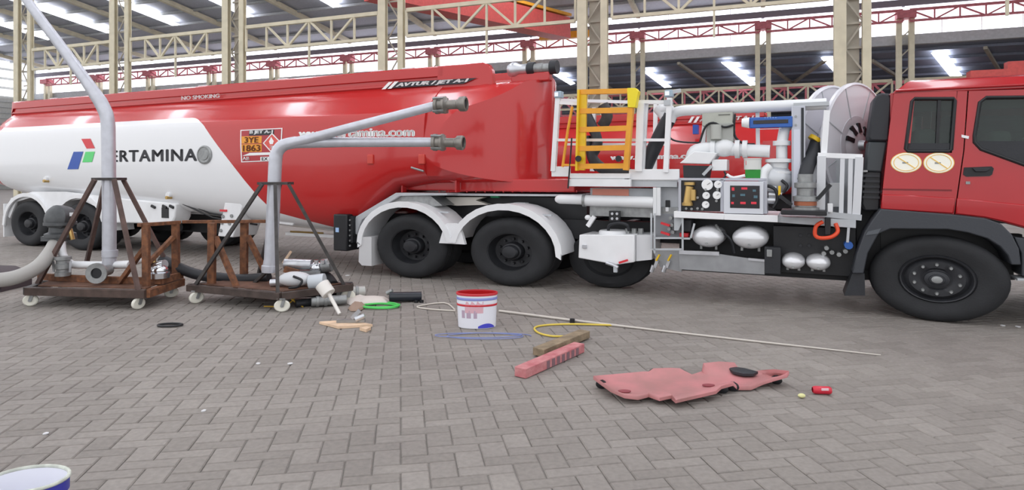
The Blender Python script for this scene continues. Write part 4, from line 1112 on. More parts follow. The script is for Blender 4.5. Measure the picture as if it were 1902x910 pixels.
# white recovery tank below
wt = MB(); p = [T(1076, 436, .02), T(1178, 436, .02), T(1178, 487, .02), T(1145, 492, .02), T(1074, 479, .02)]
wt.prism(p, .02, .75); wo = wt.build('recovery_tank', WHITE, TK, bevel=.012)
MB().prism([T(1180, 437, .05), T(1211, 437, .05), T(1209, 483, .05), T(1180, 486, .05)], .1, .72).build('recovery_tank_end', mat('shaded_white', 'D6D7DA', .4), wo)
pbox('latch', STEEL, (1081, 1089, 455, 461), -.01, .02, wo, .003)
o = ptube('drain_pipe', STEEL, ((1126, 488, -.02), (1138, 492, -.03), (1148, 497, -.04)), .025, 8, parent=wo)
pbox('drain_cock', GREYP, (1139, 1146, 495, 506), -.06, -.01, wo)
MB().bar(T(1150, 488, -.04), T(1166, 483, -.05), .03, .03).build('red_lever', LRED, wo)
pbar('bracket_arm', WHITE, (1092, 420), (1104, 402), .15, .06)
v = T(1092, 404, .15); MB().ball((v.x, .15, v.z), .05, .05, .04, 10, 6).build('white_knob', WHITE, TK)
# step frame and grey skirt with yellow valves
for p, q in (((1210, 396), (1210, 462)), ((1216, 396), (1216, 470)), ((1216, 442), (1268, 442)), ((1212, 463), (1268, 463)), ((1268, 400), (1268, 465)), ((1290, 415), (1283, 442)), ((1268, 443), (1282, 443))):
    pbar('step_frame', GREYP, p, q, .02, .025)
MB().prism([T(1212, 464, .12), T(1268, 464, .12), T(1266, 505, .12), T(1226, 496, .12)], .12, .16).build('step_skirt', SKIRT, TK)
pbox('step_back', mat('step_grey', '8D9095', .5), (1216, 1268, 398, 442), .24, .28)
for px in (1222, 1244):
    a = T(px, 483, .05); o = MB().bar(T(px-6, 497, .06), T(px-1, 484, .06), .04, .04).build('drain_valve', STEEL, TK)
    MB().bar(T(px-3, 484, .03), T(px+3, 473, .02), .035, .02).build('yellow_lever', YEL, o)
    MB().cyl(T(px-12, 505, .06), T(px-8, 493, .06), .03, None, 8).build('spigot', STEEL, o)
for py in (416, 433):
    MB().bar(T(1228, py-2, .1), T(1244, py+3, .08), .035, .03).build('red_lever', LRED, TK)
for px, py in ((1246, 405), (1248, 418), (1250, 431), (1243, 425)):
    v = T(px, py, .12); MB().cyl((v.x, .2, v.z), (v.x, .1, v.z), .025, None, 8).build('small_fitting', GALV, TK)
MB().prism([T(1252, 404, .05), T(1270, 404, .05), T(1260, 428, .05), T(1252, 428, .05)], .05, .1).build('ledge_bracket', GREYP, TK)
pbox('black_pump', BLACKP, (1264, 1284, 408, 430), .12, .4, bevel=.015)
pbox('red_pump_foot', LRED, (1262, 1278, 433, 440), .15, .3)

# ---- cab
CABY = .05
GRY = mat('fender_grey', '3A3D43', .5, bump=.08)
def cpoly(name, m, pts, y0=CABY, y1=CABY+.07, parent=None, bevel=0):
    return MB().prism([T(px, py, y0) for px, py in pts], y0, y1).build(name, m, parent or TK, smooth=True, bevel=bevel)
cab = None
# rear side panel: pillar, header and lower skin round the small window; the door the same way
cpoly('cab_side_panel', CABRED, ((1636, 389), (1641, 340), (1652, 240), (1661, 172), (1700, 169), (1690, 276), (1683, 283), (1768, 284), (1770, 270), (1776, 190), (1777, 169), (1797, 169), (1789, 280), (1772, 398)))
cpoly('cab_header', CABRED, ((1699, 186), (1699, 169), (1779, 169), (1777, 186)))
cpoly('cab_door', CABRED, ((1774.5, 398), (1791.5, 280), (1799.5, 169), (2080, 160), (2080, 181), (1830, 184), (1820, 190), (1811, 250), (1812, 264), (1822, 276), (1902, 304), (2080, 350), (2080, 470), (1900, 422), (1862, 412), (1830, 405)))
cpoly('cab_nose_panel', CABRED, ((2082, 160), (2110, 160), (2180, 300), (2190, 470), (2082, 470)))
# the same wall again on the far side of the cab
FY = 2.45
def mirror(src):
    for o in src:
        c = o.copy(); c.data = o.data.copy(); COL.objects.link(c); c.parent = TK
        for v in c.data.vertices: v.co.y = (FY+CABY-1.25)-(v.co.y+1.25)-0.0+0.0
        c.data.flip_normals()
mirror([o for o in TK.children if o.name.startswith(('cab_side_panel', 'cab_header', 'cab_door', 'cab_nose_panel'))])
# roof with sloping rim
zr = T(1800, 169, CABY).z
def roofring(inset, z, x0, x1):
    return [(x0, CABY+inset, z), (x1, CABY+inset, z), (x1, FY-inset, z), (x0, FY-inset, z)]
xa, xb = T.s(1660, CABY), T.s(2110, CABY)
z0 = T(1661, 172, CABY).z; z1 = T(2000, 162, CABY).z
rf = MB(); 
def ring3(ins, dz, xs):
    return [(xa+xs, CABY+ins, z0+dz), (xb-xs, CABY+ins, z0+dz), (xb-xs, FY-ins, z0+dz), (xa+xs, FY-ins, z0+dz)]
rf.loft([ring3(0, -.02, 0), ring3(0, .015, .0), ring3(.05, .05, .06), ring3(.10, .125, .14), ring3(.16, .155, .2), ring3(.3, .17, .35)])
rf.build('cab_roof', CABRED, TK, bevel=.01, ang=50)
MB().tube([(xa+.02, CABY-.01, z0+.02), (xb-.02, CABY-.01, z0+.02)], .014, 8).build('drip_rail', CABRED, TK)
MB().box(xa-.03, xa+.05, CABY+.05, FY-.05, T(1640, 389, .1).z, z0).build('cab_back_wall', CABRED, TK)
MB().box(T.s(1640, .1), xb+.1, CABY+.06, FY-.06, T(1700, 392, .1).z-.12, T(1700, 392, .1).z-.04).build('cab_floor', BLACK, TK)
MB().box(xb-.05, xb+.02, CABY+.06, FY-.06, T(1700, 392, .1).z-.1, 2.0).build('cab_front_wall', CABRED, TK)
fr = MB().box(xb-.03, xb, CABY+.08, FY-.08, 2.0, z0).build('windscreen', GLASS, TK)
MB().box(xa+.06, xb-.06, CABY+.1, FY-.1, z0-.05, z0-.03).build('headlining', mat('pale_lining', 'C8CCC8', .8), TK)
# windows
for (pts, inn, nm) in ((((1699, 183), (1772, 183), (1774, 187), (1767, 278), (1762, 281), (1686, 281), (1682, 277), (1694, 188)), None, 'rear_window'), (((1832, 181), (2082, 178), (2082, 352), (1902, 306), (1822, 277), (1810, 264), (1810, 252), (1820, 190)), None, 'door_window')):
    cx = sum(p[0] for p in pts)/len(pts); cy = sum(p[1] for p in pts)/len(pts)
    wdw = cpoly(nm, GLASS, pts, CABY+.03, CABY+.036)
    P = [T(px, py, CABY) for px, py in pts]
    tb = MB(); tb.tube([p+Vector((0, .0, 0)) for p in P], .02, 8, True); tb.build('rubber_seal', BLACK, wdw)
    w2 = MB().prism([(p.x, p.z) for p in P], FY-.036, FY-.03).build(nm, GLASS, TK)
cpoly('window_sill_trim', BLACKP, ((1684, 266), (1768, 266), (1766, 280), (1684, 280)), CABY+.0, CABY+.028)
cpoly('door_lower_trim', BLACKP, ((1809, 262), (2082, 262), (2082, 352), (1902, 306), (1822, 278), (1812, 270)), CABY+.004, CABY+.028)
cpoly('sliding_glass_bar', BLACK, ((1742, 186), (1748, 186), (1744, 266), (1738, 266)), CABY+.0, CABY+.028)
# seats and interior
SEAT = mat('seat_grey', 'A8AEAA', .8)
for px in (1850, 1990):
    a = T(px, 330, .6)
    for y in (.35, 1.5):
        MB().box(a.x-.12, a.x+.1, y, y+.55, 1.5, 2.25).build('seat_back', SEAT, TK, bevel=.05); MB().box(a.x, a.x+.6, y, y+.55, 1.45, 1.62).build('seat_cushion', SEAT, TK, bevel=.05)
a = T(1712, 290, .6); MB().box(a.x-.1, a.x+.12, .4, 2.1, 1.45, 2.3).build('bunk_back', SEAT, TK, bevel=.05)
# handle, stickers, seams and crease
hd = cpoly('door_handle_recess', BLACK, ((1791, 311), (1842, 309), (1846, 313), (1843, 324), (1838, 327), (1795, 328), (1789, 324)), CABY-.012, CABY+.01)
cpoly('door_handle', BLACKP, ((1806, 312), (1836, 311), (1840, 314), (1832, 319), (1812, 319)), CABY-.035, CABY-.012, hd, .006)
cpoly('door_lock', GALV, ((1794, 337), (1802, 337), (1802, 342), (1794, 342)), CABY-.01, CABY+.01)
cpoly('door_hinge', WHITE, ((1786, 250), (1800, 253), (1799, 258), (1786, 255)), CABY-.01, CABY+.01)
SY = mat('sticker_cream', 'FFFDF0', .5); SO = mat('sticker_yellow', 'F2C65C', .5)
for cx, cy in ((1683, 302), (1743.5, 302.5)):
    v = T(cx, cy, CABY); s = MB(); rx = (T.s(cx+29, CABY)-T.s(cx-29, CABY))/2; rz = .1215
    o = MB().lathe([(1, 0), (1, -.004), (.001, -.004)], (v.x, CABY, v.z), (v.x, 1, v.z), 40, rx, rz).build('warning_sticker', SO, TK)
    MB().lathe([(.95, -.003), (.95, -.006), (.001, -.006)], (v.x, CABY, v.z), (v.x, 1, v.z), 40, rx, rz).build('sticker_margin', SY, o)
    rg = MB()
    pts = [(v.x+rx*.80*math.cos(2*PI*k/36), CABY-.007, v.z+rz*.80*math.sin(2*PI*k/36)) for k in range(36)]
    rg.tube(pts, .004, 5, True); rg.build('prohibition_ring', SO, o)
    MB().bar((v.x-rx*.55, CABY-.007, v.z+rz*.55), (v.x+rx*.55, CABY-.007, v.z-rz*.55), .006, .010).build('prohibition_bar', SO, o)
    MB().box(v.x-.04, v.x+.02, CABY-.008, CABY-.005, v.z-.012, v.z+.008).build('pictogram', GALV, o)
cpoly('lower_skin', CABRED, ((1639, 361), (1700, 363), (1775, 368), (1771.5, 397), (1636, 388.5)), CABY-.03, CABY+.01, None, .014)
cpoly('lower_skin', CABRED, ((1778, 368), (1902, 380), (2080, 402), (2080, 468), (1900, 421), (1862, 411), (1830, 404), (1775, 397.5)), CABY-.03, CABY+.01, None, .014)
cpoly('side_vent_groove', mat('groove_red', '7A161C', .4), ((1640, 350), (1768, 352), (1768, 355), (1640, 353)), CABY-.004, CABY)
# fender arch and flaps
fe = cpoly('fender_arch', GRY, ((1620, 410), (1636, 388), (1774, 399), (1832, 406), (1860, 416), (1880, 436), (1893, 462), (1897, 492), (1879, 492), (1872, 474), (1858, 458), (1834, 443), (1797, 432), (1760, 426), (1654, 425), (1632, 434), (1612, 470), (1604, 508), (1583, 508), (1592, 470), (1606, 432)), -.04, .4, bevel=.012)
cpoly('fender_band', mat('band_grey', '565A60', .45), ((1612, 430), (1637, 424), (1631, 434), (1608, 437)), -.05, -.035)
cpoly('mud_flap', BLACKP, ((1583, 508), (1606, 508), (1607, 549), (1568, 549)), .02, .4)
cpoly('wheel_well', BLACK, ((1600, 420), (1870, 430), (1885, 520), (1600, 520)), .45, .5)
cpoly('step_housing', GRY, ((1884, 440), (1960, 452), (1970, 520), (1898, 512), (1897, 470)), .02, .4, bevel=.01)
cpoly('step_tread', GREYP, ((1890, 517), (1960, 520), (1960, 524), (1890, 521)), .0, .3)
cpoly('cab_front_corner', GRY, ((1960, 452), (2190, 470), (2200, 560), (1970, 520)), .02, .4)
MB().box(T.s(1990, .05), T.s(2190, .05), .05, 2.4, .35, .75).build('front_bumper', GRY, TK, bevel=.03)
# air intake stack behind the cab
cpoly('intake_head', mat('intake_black', '24262C', .5), ((1617, 262), (1612, 256), (1622, 186), (1628, 176), (1640, 172), (1652, 174), (1657, 182), (1652, 260), (1646, 263)), .12, .55, bevel=.03)
cpoly('intake_duct', mat('duct_grey', '3A3F43', .5), ((1607, 318), (1613, 263), (1648, 263), (1638, 320)), .14, .5, bevel=.02)
cpoly('intake_bellows', BLACK, ((1600, 378), (1606, 318), (1638, 318), (1634, 392), (1606, 392)), .16, .5, bevel=.02)
for py in (326, 336, 346, 356, 366): pbar('bellows_ring', BLACKP, (1602, py), (1634, py+1), .15, .03)
pbox('intake_clamp', GALV, (1603, 1612, 316, 320), .12, .14)
pbox('cab_rear_panel', DARK, (1590, 1636, 385, 500), .42, .5)

# ================================================================== wheeled standpipe carts
def caster(parent, p, big=.072, rz=0.3, mw=WHITE):
    d = Vector((math.cos(rz), math.sin(rz), 0)); ax = Vector((-d.y, d.x, 0)); c = Vector((p[0], p[1], big))
    w = MB().lathe([(.3, -.018), (.85, -.022), (1, -.012), (1, .012), (.85, .022), (.3, .018)], c-ax*.0, c+ax, 20, big*1.25, big, cap=True).build('caster_wheel', mat('caster_nylon', 'E4E2D6', .45), parent)
    f = MB()
    for k in (-1, 1): f.bar(c+ax*.03*k-Vector((0, 0, .01)), c+ax*.03*k+Vector((0, 0, big+.01))+d*.03, .04, .008, ax)
    f.box(c.x-.05, c.x+.05, c.y-.045, c.y+.045, big*2+.005, big*2+.02)
    f.build('caster_fork', GALV, w)
    MB().cyl(c-ax*.035, c+ax*.035, .018, None, 8).build('caster_axle', GALV, w)
K1 = thing('standpipe_cart', 'rusty wheeled cart on the left with a tall silver pipe bending up and left', 'cart', None, ground(180, 566))
o1 = OFF[K1.name]
ZB = .20
FL, FR, BR, BL = (Vector((*p, ZB)) for p in ((at(50, 541, 8.3).x, 8.3), (at(272, 546, 8.1).x, 8.1), (at(338, 520, 9.0).x, 9.0), (at(112, 515, 9.25).x, 9.25)))
for n_, p, q, m in (('front_channel', FL, FR, mat('oily_channel', '54453F', .6, metal=.3, var=.3)), ('rear_channel', BL, BR, RUST), ('end_channel', FR, BR, RUST), ('end_channel', FL, BL, DSTEEL)):
    MB().bar(p, q, .09, .10).build(n_, m, K1, bevel=.004)
ra = [at(72, 523, 8.8), at(210, 528, 8.5), at(300, 532, 8.45), at(338, 520, 8.95)]
for p, q in zip(ra[:-1], ra[1:]): MB().bar(Vector((p.x, p.y, .31)), Vector((q.x, q.y, .31)), .05, .09).build('upper_angle', RUST, K1, bevel=.004)
MB().zprism([(FL.x+.1, FL.y+.06), (FR.x-.05, FR.y+.06), (BR.x-.1, BR.y-.06), (BL.x+.05, BL.y-.06)], .25, .265).build('base_plate', mat('brown_plate', '6A4A3A', .8, var=.3), K1)
for px, py, rz in ((57, 568, .2), (257, 574, 1.2), (318, 552, .4)):
    g = ground(px, py); caster(K1, g, .074, rz)
caster(K1, (BL.x, BL.y), .074, .2)
PY1 = 8.7
P0 = at(203, 495, PY1); P1 = at(201, 232, PY1)
path = [P0, at(203, 400, PY1), at(202, 300, PY1), at(201, 235, PY1), at(197.5, 212, PY1), at(186, 188, PY1), at(160, 150, PY1), at(120, 95, PY1), at(80, 42, PY1), at(35, -20, PY1)]
K1P = MB().tube(path[:3]+smooth_path(path[3:6], 4)+path[6:], [.087]*3+[.087]*(len(smooth_path(path[3:6], 4)))+[.074, .068, .064, .06], 18).build('standpipe', ALU, K1, ang=60)
# collar and four raking legs
cz = at(200, 330, PY1).z
MB().box(at(180, 330, PY1).x, at(226, 330, PY1).x, PY1-.12, PY1+.12, cz-.035, cz).build('collar_plate', DSTEEL, K1)
for (tx, ty), (bx, by, bY) in (((176, 331), (70, 527, 8.6)), ((196, 331), (160, 492, 9.2)), ((212, 331), (257, 540, 8.13)), ((229, 331), (322, 512, 9.0))):
    t_ = at(tx, ty+3, PY1-.15 if by > 520 else PY1+.15); MB().bar(t_, at(bx, by, bY), .05, .05).build('raking_leg', mat('leg_brown', '5A4640', .65, var=.3), K1)
# rusty goal frame on the right end
def ub(name, p, q, w, parent, m=RUST): MB().bar(p, q, w, w*.8).build(name, m, parent, bevel=.004)
ub('upright', at(272, 536, 8.3), at(271, 416, 8.3), .085, K1); ub('upright', at(327, 512, 8.9), at(326, 416, 8.9), .09, K1)
ub('top_bar', at(258, 418, 8.25), at(333, 413, 8.95), .06, K1)
ub('brace', at(276, 450, 8.35), at(222, 525, 8.45), .065, K1); ub('brace', at(322, 440, 8.85), at(272, 492, 8.5), .065, K1)
# pipework at the base
ec = at(125, 478, 8.75)
MB().tube(smooth_path([at(114, 450, 8.8), at(117, 474, 8.75), at(130, 489, 8.7), at(150, 492, 8.72), at(240, 492, 8.7)], 4), .052, 12).build('base_pipe', PIPEW, K1, ang=60)
MB().tube([at(205, 492, 8.7), at(240, 490, 8.9), at(262, 482, 9.0)], .05, 12).build('base_pipe', PIPEW, K1, ang=60)
MB().lathe([(.10, .0), (.10, .09), (.001, .09)], at(204, 470, PY1)-Vector((0, 0, .05)), at(204, 400, PY1), 16).build('pipe_foot', ALU, K1)
fc = at(181, 507, 8.35)
MB().lathe([(.07, .0), (.07, -.03), (.135, -.035), (.135, .0), (.125, .02), (.07, .02), (.07, .28)], fc, fc+Vector((-.1, 1, 0)), 26).build('flange_ring', GALV, K1)
MB().cyl(fc+Vector((0, -.02, 0)), fc+Vector((0, .01, 0)), .075, None, 20).build('flange_bore', BLACK, K1)
cl = MB(); c0 = at(117, 512, 8.6)
cl.lathe([(.095, 0), (.095, .05), (.08, .06), (.08, .09), (.1, .10), (.1, .16), (.08, .17), (.08, .21), (.1, .22), (.1, .26), (.001, .26)], c0, c0+Vector((0, 0, 1)), 18); cl.build('cam_coupling', GALV, K1)
for k in (-1, 1): MB().bar(c0+Vector((.11*k, -.02, .05)), c0+Vector((.12*k, -.02, .2)), .03, .012).build('cam_arm', STEEL, K1)
# pump head on the hose
pc = at(112, 405, 8.9); PUMP = mat('pump_grey', '56585A', .5, metal=.4, var=.25)
pm = MB(); pm.lathe([(.10, -.13), (.16, -.11), (.18, -.03), (.18, .07), (.14, .12), (.08, .15), (.001, .15)], pc, pc+Vector((-.35, -1, .1)), 20, 1.1, 1); pu = pm.build('pump_head', PUMP, K1)
MB().lathe([(.19, 0), (.19, .05), (.14, .07), (.13, .16), (.2, .17), (.2, .21), (.001, .21)], at(112, 440, 8.9), at(112, 400, 8.9), 18).build('pump_flange', PUMP, pu)
MB().cyl(at(93, 408, 8.85), at(84, 408, 8.8), .07, .06, 12).build('pump_port', PUMP, pu)
MB().bar(at(133, 398, 8.8), at(138, 398, 8.7), .05).build('white_tag', WHITE, pu)
MB().box(at(90, 430, 8.9).x, at(130, 430, 8.9).x, 8.75, 9.05, at(0, 446, 8.9).z, at(0, 437, 8.9).z).build('pump_seat', PUMP, pu)
MB().cyl(at(104, 447, 8.85), at(102, 462, 8.85), .09, .075, 14).build('hose_clamp', GALV, pu)
MB().tube([at(135, 445, 8.85), at(130, 425, 8.85)], .03, 8).build('side_cock', BRASS, pu)
# silver valve on the cart's right
vc = at(296, 502, 8.5)
vm = MB(); vm.ball(vc, .115, .1, .075); vm.cyl(vc-Vector((0, 0, .1)), vc-Vector((0, 0, .03)), .13, None, 16); vm.cyl(vc+Vector((-.15, .1, .03)), vc+Vector((.05, .05, .08)), .06, None, 12)
vm.build('valve_body', CHROME, K1)
MB().cyl(vc+Vector((-.14, .1, .02)), vc+Vector((-.14, .1, .14)), .035, None, 10).build('valve_stem', BRASS, K1)
tag(MB().tube(smooth_path([at(103, 452, 8.82), at(94, 468, 8.65), at(72, 494, 8.4), at(38, 512, 8.15), at(0, 520, 8.0), at(-60, 521, 7.9)], 5), .092, 16).build('suction_hose', mat('pale_hose', 'A8A6A2', .6, bump=.15, bscale=15), ang=60), 'thick pale grey hose curving off the left edge from the pump head', 'hose')

K2 = thing('standpipe_cart', 'second wheeled cart, right of the taller pipe, with two level arms reaching right', 'cart', None, ground(440, 572))
A_, B_, C_, D_ = (Vector((*p, ZB)) for p in ((at(350, 534, 8.55).x, 8.55), (at(522, 552, 7.95).x, 7.95), (at(650, 533, 8.5).x, 8.6), (at(470, 522, 9.2).x, 9.2)))
for n_, p, q in (('front_channel', A_, B_), ('end_channel', B_, C_), ('rear_channel', C_, D_), ('end_channel', D_, A_)):
    MB().bar(p, q, .08, .09).build(n_, mat('grimy_channel', '4E423D', .65, metal=.2, var=.3), K2, bevel=.004)
MB().zprism([(A_.x+.15, A_.y+.02), (B_.x-.02, B_.y+.08), (C_.x-.15, C_.y), (D_.x, D_.y-.08)], .24, .25).build('base_plate', mat('brown_plate', '6A4A3A', .8, var=.3), K2)
for px, py, rz in ((365, 563, .9), (524, 579, .15)): caster(K2, ground(px, py), .078, rz)
caster(K2, (C_.x-.05, C_.y), .078, .3); caster(K2, (D_.x, D_.y), .078, .3)
Y2 = 8.5
MB().tube([at(500, 497, Y2), at(503, 480, Y2)]+[at(507, 400, Y2)]+smooth_path([at(511, 310, Y2), at(514, 285, Y2), at(526, 270, Y2), at(548, 264.5, Y2)], 5)+[at(640, 264, Y2), at(802, 264, Y2)], [.088, .088, .088]+[.088]*5+[.084]*6+[.08]*5+[.068, .064], 18).build('standpipe', ALU, K2, ang=60)
MB().tube([at(532, 268, Y2), at(575, 258, Y2-.05), at(640, 240, Y2-.1), at(806, 197, Y2-.2)], [.07, .068, .064, .062], 16).build('upper_arm', ALU, K2, ang=60)
MB().lathe([(.095, -.04), (.1, 0), (.1, .05), (.09, .06)], at(500, 500, Y2), at(501, 480, Y2), 16).build('pipe_foot', ALU, K2)
def coupling(p, d):
    d = Vector(d).normalized(); p = Vector(p)
    o = MB().lathe([(.062, -.06), (.075, -.05), (.115, -.04), (.115, .0), (.095, .01), (.095, .06), (.115, .07), (.115, .10), (.08, .115), (.062, .13), (.062, .26), (.07, .27), (.07, .29), (.095, .30), (.10, .36), (.095, .385), (.075, .39), (.07, .36), (.001, .36)], p, p+d, 22).build('end_coupling', mat('coupling_metal', '8E8A84', .42, metal=.6, var=.2), K2)
    MB().cyl(p+d*.362, p+d*.366, .068, None, 18).build('coupling_bore', BLACK, o)
    x = d.cross(Vector((0, 0, 1))).normalized()
    for k in range(4):
        a = PI/4+PI/2*k; r = x*math.cos(a)+Vector((0, 0, math.sin(a)))
        MB().bar(p+r*.12-d*.05, p+r*.12+d*.1, .03, .02, r).build('coupling_lug', GALV, o)
coupling(at(811, 264.5, Y2), (1, -.28, -.03)); coupling(at(815, 195.5, Y2-.2), (1, -.3, .02))
cz = at(510, 338, Y2).z
MB().box(at(484, 338, Y2).x, at(540, 338, Y2).x, Y2-.12, Y2+.12, cz-.035, cz).build('collar_plate', DSTEEL, K2)
for (tx, ty), (bx, by, bY) in (((487, 339), (364, 528, 8.5)), ((511, 339), (516, 550, 7.97)), ((536, 339), (639, 529, 8.55)), ((520, 339), (478, 520, 9.1))):
    MB().bar(at(tx, ty+3, Y2-.15 if by > 525 else Y2+.15), at(bx, by, bY), .042, .042).build('raking_leg', DSTEEL, K2)
ub('upright', at(393, 530, 8.6), at(394, 414, 8.6), .095, K2); ub('upright', at(453, 522, 9.0), at(454, 414, 9.0), .095, K2)
ub('brace', at(400, 440, 8.62), at(440, 534, 8.4), .07, K2); ub('brace', at(460, 438, 9.0), at(494, 508, 8.9), .07, K2)
ub('top_bar', at(340, 412, 9.0), at(494, 411, 8.9), .055, K2); ub('foot_brace', at(468, 530, 8.7), at(498, 502, 8.6), .05, K2, DSTEEL)
tag(MB().tube(smooth_path([at(300, 482, 9.0), at(325, 494, 8.95), at(360, 508, 8.9), at(400, 515, 8.9), at(450, 519, 8.85), at(500, 515, 8.8)], 4), .075, 14).build('black_suction_hose', BLACKP, ang=60), 'thick black hose sagging between the two wheeled carts', 'hose')

# ================================================================== things lying on the paving
def lay(o, label, cat, group=None): return tag(o, label, cat, group)
# clutter at the foot of the second cart (rests on its base)
Yc = 8.3
g = thing('dismantled_pump', 'grey and white dismantled pump lying on the second cart', 'pump', None, (at(545, 540, 8.35).x, 8.35, .25)); c = Vector((at(545, 520, 8.35).x, 8.35, .36))
MB().ball(c+Vector((.02, 0, -.01)), .22, .15, .10).build('housing', mat('pump_white', 'D5D7DA', .35), g)
MB().cyl(c+Vector((.22, -.02, -.05)), c+Vector((.42, -.02, -.03)), .095, .10, 16).build('outlet_collar', mat('pale_collar', 'C6CCD2', .4), g)
MB().cyl(c+Vector((-.3, 0, -.06)), c+Vector((-.12, 0, -.05)), .05, None, 12).build('inlet_stub', STEEL, g)
MB().tube(smooth_path([c+Vector((.05, -.15, .05)), c+Vector((.17, -.17, .0)), c+Vector((.12, -.18, -.08)), c+Vector((.0, -.17, -.1))], 4), .016, 6).build('cable', BLACK, g)
g = thing('valve_assembly', 'silver and brown valve assembly heaped behind the dismantled pump', 'valve', None, (at(575, 505, 8.7).x, 8.7, .25)); c = Vector((at(572, 497, 8.7).x, 8.7, .47))
MB().cyl(c+Vector((-.32, 0, .03)), c+Vector((.05, 0, .02)), .075, .07, 14).build('valve_barrel', STEEL, g)
MB().ball(c+Vector((.12, 0, -.02)), .1, .09, .085).build('valve_ball', CHROME, g)
MB().cyl(c+Vector((.2, 0, 0)), c+Vector((.32, 0, .02)), .095, None, 14).build('valve_flange', GALV, g)
MB().bar(c+Vector((-.1, -.1, -.08)), c+Vector((-.28, -.12, -.02)), .06, .08).build('rusty_bracket', RUST, g)
MB().box(c.x-.2, c.x+.2, 8.6, 8.8, .25, .41).build('valve_foot', GALV, g)
for k in range(3): MB().cyl(c+Vector((.15+.09*k, -.11, .05)), c+Vector((.15+.09*k, -.11, .1)), .03, None, 8).build('valve_bolt', CHROME, g)
MB().cyl(c+Vector((-.35, .02, .04)), c+Vector((-.24, .02, .2)), .02, .018, 8).build('lever', PLY, g)
p = ground(612, 532); 
lay(MB().tube(smooth_path([at(582, 508, 8.85), at(604, 516, 8.75), at(617, 532, 8.6)], 4), .095, 14).build('rubber_sleeve', RUBBER, bevel=.01), 'short black rubber sleeve behind the white nozzle cup', 'hose')
# things on the ground right of the caster
def gp(px, py): return ground(px, py)
def pipe_piece(name, label, m, p, q, r, cat='pipe fitting', bore=True, rim=None):
    p = Vector(p); q = Vector(q); t = thing(name, label, cat, None, ((p.x+q.x)/2, (p.y+q.y)/2, 0)); d = (q-p).normalized()
    MB().cyl(p, q, r, None, 18).build('barrel', m, t, bevel=.004)
    if rim:
        for a in rim: MB().cyl(p+d*a, p+d*(a+.04), r*1.18, None, 18).build('collar', rim_m, t, bevel=.003)
    if bore: MB().cyl(p-d*.003, p+d*.002, r*.72, None, 16).build('bore', BLACK, t)
    return t
rim_m = GALV
a = gp(578, 571); pipe_piece('hose_coupling', 'grey metal hose coupling lying open end to the left beside the caster', GALV, (a.x, a.y, .075), (a.x+.42, a.y+.16, .075), .062, rim=(.06, .16))
a = gp(612, 560); pipe_piece('hose_coupling', 'pale ringed hose coupling under the white nozzle stem', mat('pale_metal', 'B4B4B0', .45, metal=.4), (a.x+.05, a.y+.15, .09), (a.x+.42, a.y+.28, .09), .075, rim=(.05, .26))
a = gp(552, 571); pipe_piece('black_tube_end', 'small black tube end next to the white caster', BLACKP, (a.x-.02, a.y, .05), (a.x+.3, a.y+.2, .05), .05)
a = gp(560, 560)
lay(MB().tube(smooth_path([(a.x-.25, a.y+.1, .13), (a.x+.1, a.y+.1, .13), (a.x+.35, a.y+.2, .13), (a.x+.6, a.y+.35, .12)], 3), .09, 14).build('flat_black_hose', mat('dull_black', '303034', .7)), 'dull black hose length lying below the cart edge', 'hose')
n = thing('nozzle', 'white plastic cup with a thin stem, leaning on the couplings', 'nozzle', None, (at(612, 545, 8.0).x, 8.0, 0))
a = at(598, 528, 7.95); b = at(611, 546, 7.9); c = at(631, 571, 7.75)
MB().cyl(a, b, .092, .088, 18).build('cup', mat('ivory_plastic', 'E6E2DC', .4), n, bevel=.006); MB().cyl(b, Vector((c.x, c.y, .02)), .026, .022, 10).build('stem', mat('ivory_plastic', 'E6E2DC', .4), n)
# yellow cord tangle
a = gp(548, 570)
lay(MB().tube(smooth_path([(a.x-.4, a.y-.02, .012), (a.x-.15, a.y-.0, .012), (a.x-.03, a.y+.02, .09), (a.x+.06, a.y+.05, .2), (a.x+.02, a.y+.02, .12), (a.x-.06, a.y-.02, .13), (a.x+.05, a.y-.0, .03), (a.x+.12, a.y-.05, .012)], 5), .009, 6).build('ochre_string', mat('ochre_cord', 'C8A23A', .6)), 'thin ochre cord tangled beside the white caster', 'cord')
# rag sheet
def sheet(name, m, pts, label, cat, h=.06, seed=1):
    rnd = random.Random(seed); b = MB(); n = len(pts); c = sum((Vector(p) for p in pts), Vector())/n
    rings = []
    for f, hh in ((1, .004), (.94, .03), (.75, h), (.45, h*1.3), (.15, h)):
        rings.append([tuple(c+(Vector(p)-c)*f+Vector((0, 0, hh*(.55+.9*rnd.random())))) for p in pts])
    b.loft(rings); return lay(b.build(name, m, ang=70), label, cat)
sheet('cloth_rag', mat('pale_rag', 'D8CFC8', .85), [tuple(gp(*p)) for p in ((640, 562), (655, 550), (678, 553), (700, 555), (724, 558), (720, 564), (690, 567), (668, 566), (650, 567))], 'pale dirty rag spread behind the green hose coil', 'rag', .05, 4)
sheet('brown_paper', mat('brown_wad', 'A28A7A', .85), [tuple(gp(*p)) for p in ((646, 574), (655, 566), (672, 566), (680, 572), (668, 578), (652, 579))], 'brown crumpled wad left of the green hose coil', 'paper', .04, 5)
def coil(name, m, cx, cy, rx, ry, r, turns, label, cat, a0=0, jit=.06, drift=0):
    c = gp(cx, cy); n = int(28*turns); pts = []
    for i in range(n+1):
        a = R(a0)+(2*PI*turns*i/n)
        k = 1+jit*math.sin(a*1.37+i*.05); sh = drift*i/n
        pts.append((c.x+sh+rx*k*math.cos(a), c.y+ry*k*(1-.5*abs(sh))*math.sin(a), r+.5*r*(1+math.sin(a*.7))+.012*i/n))
    return lay(MB().tube(pts, r, 7).build(name, m, ang=70), label, cat)
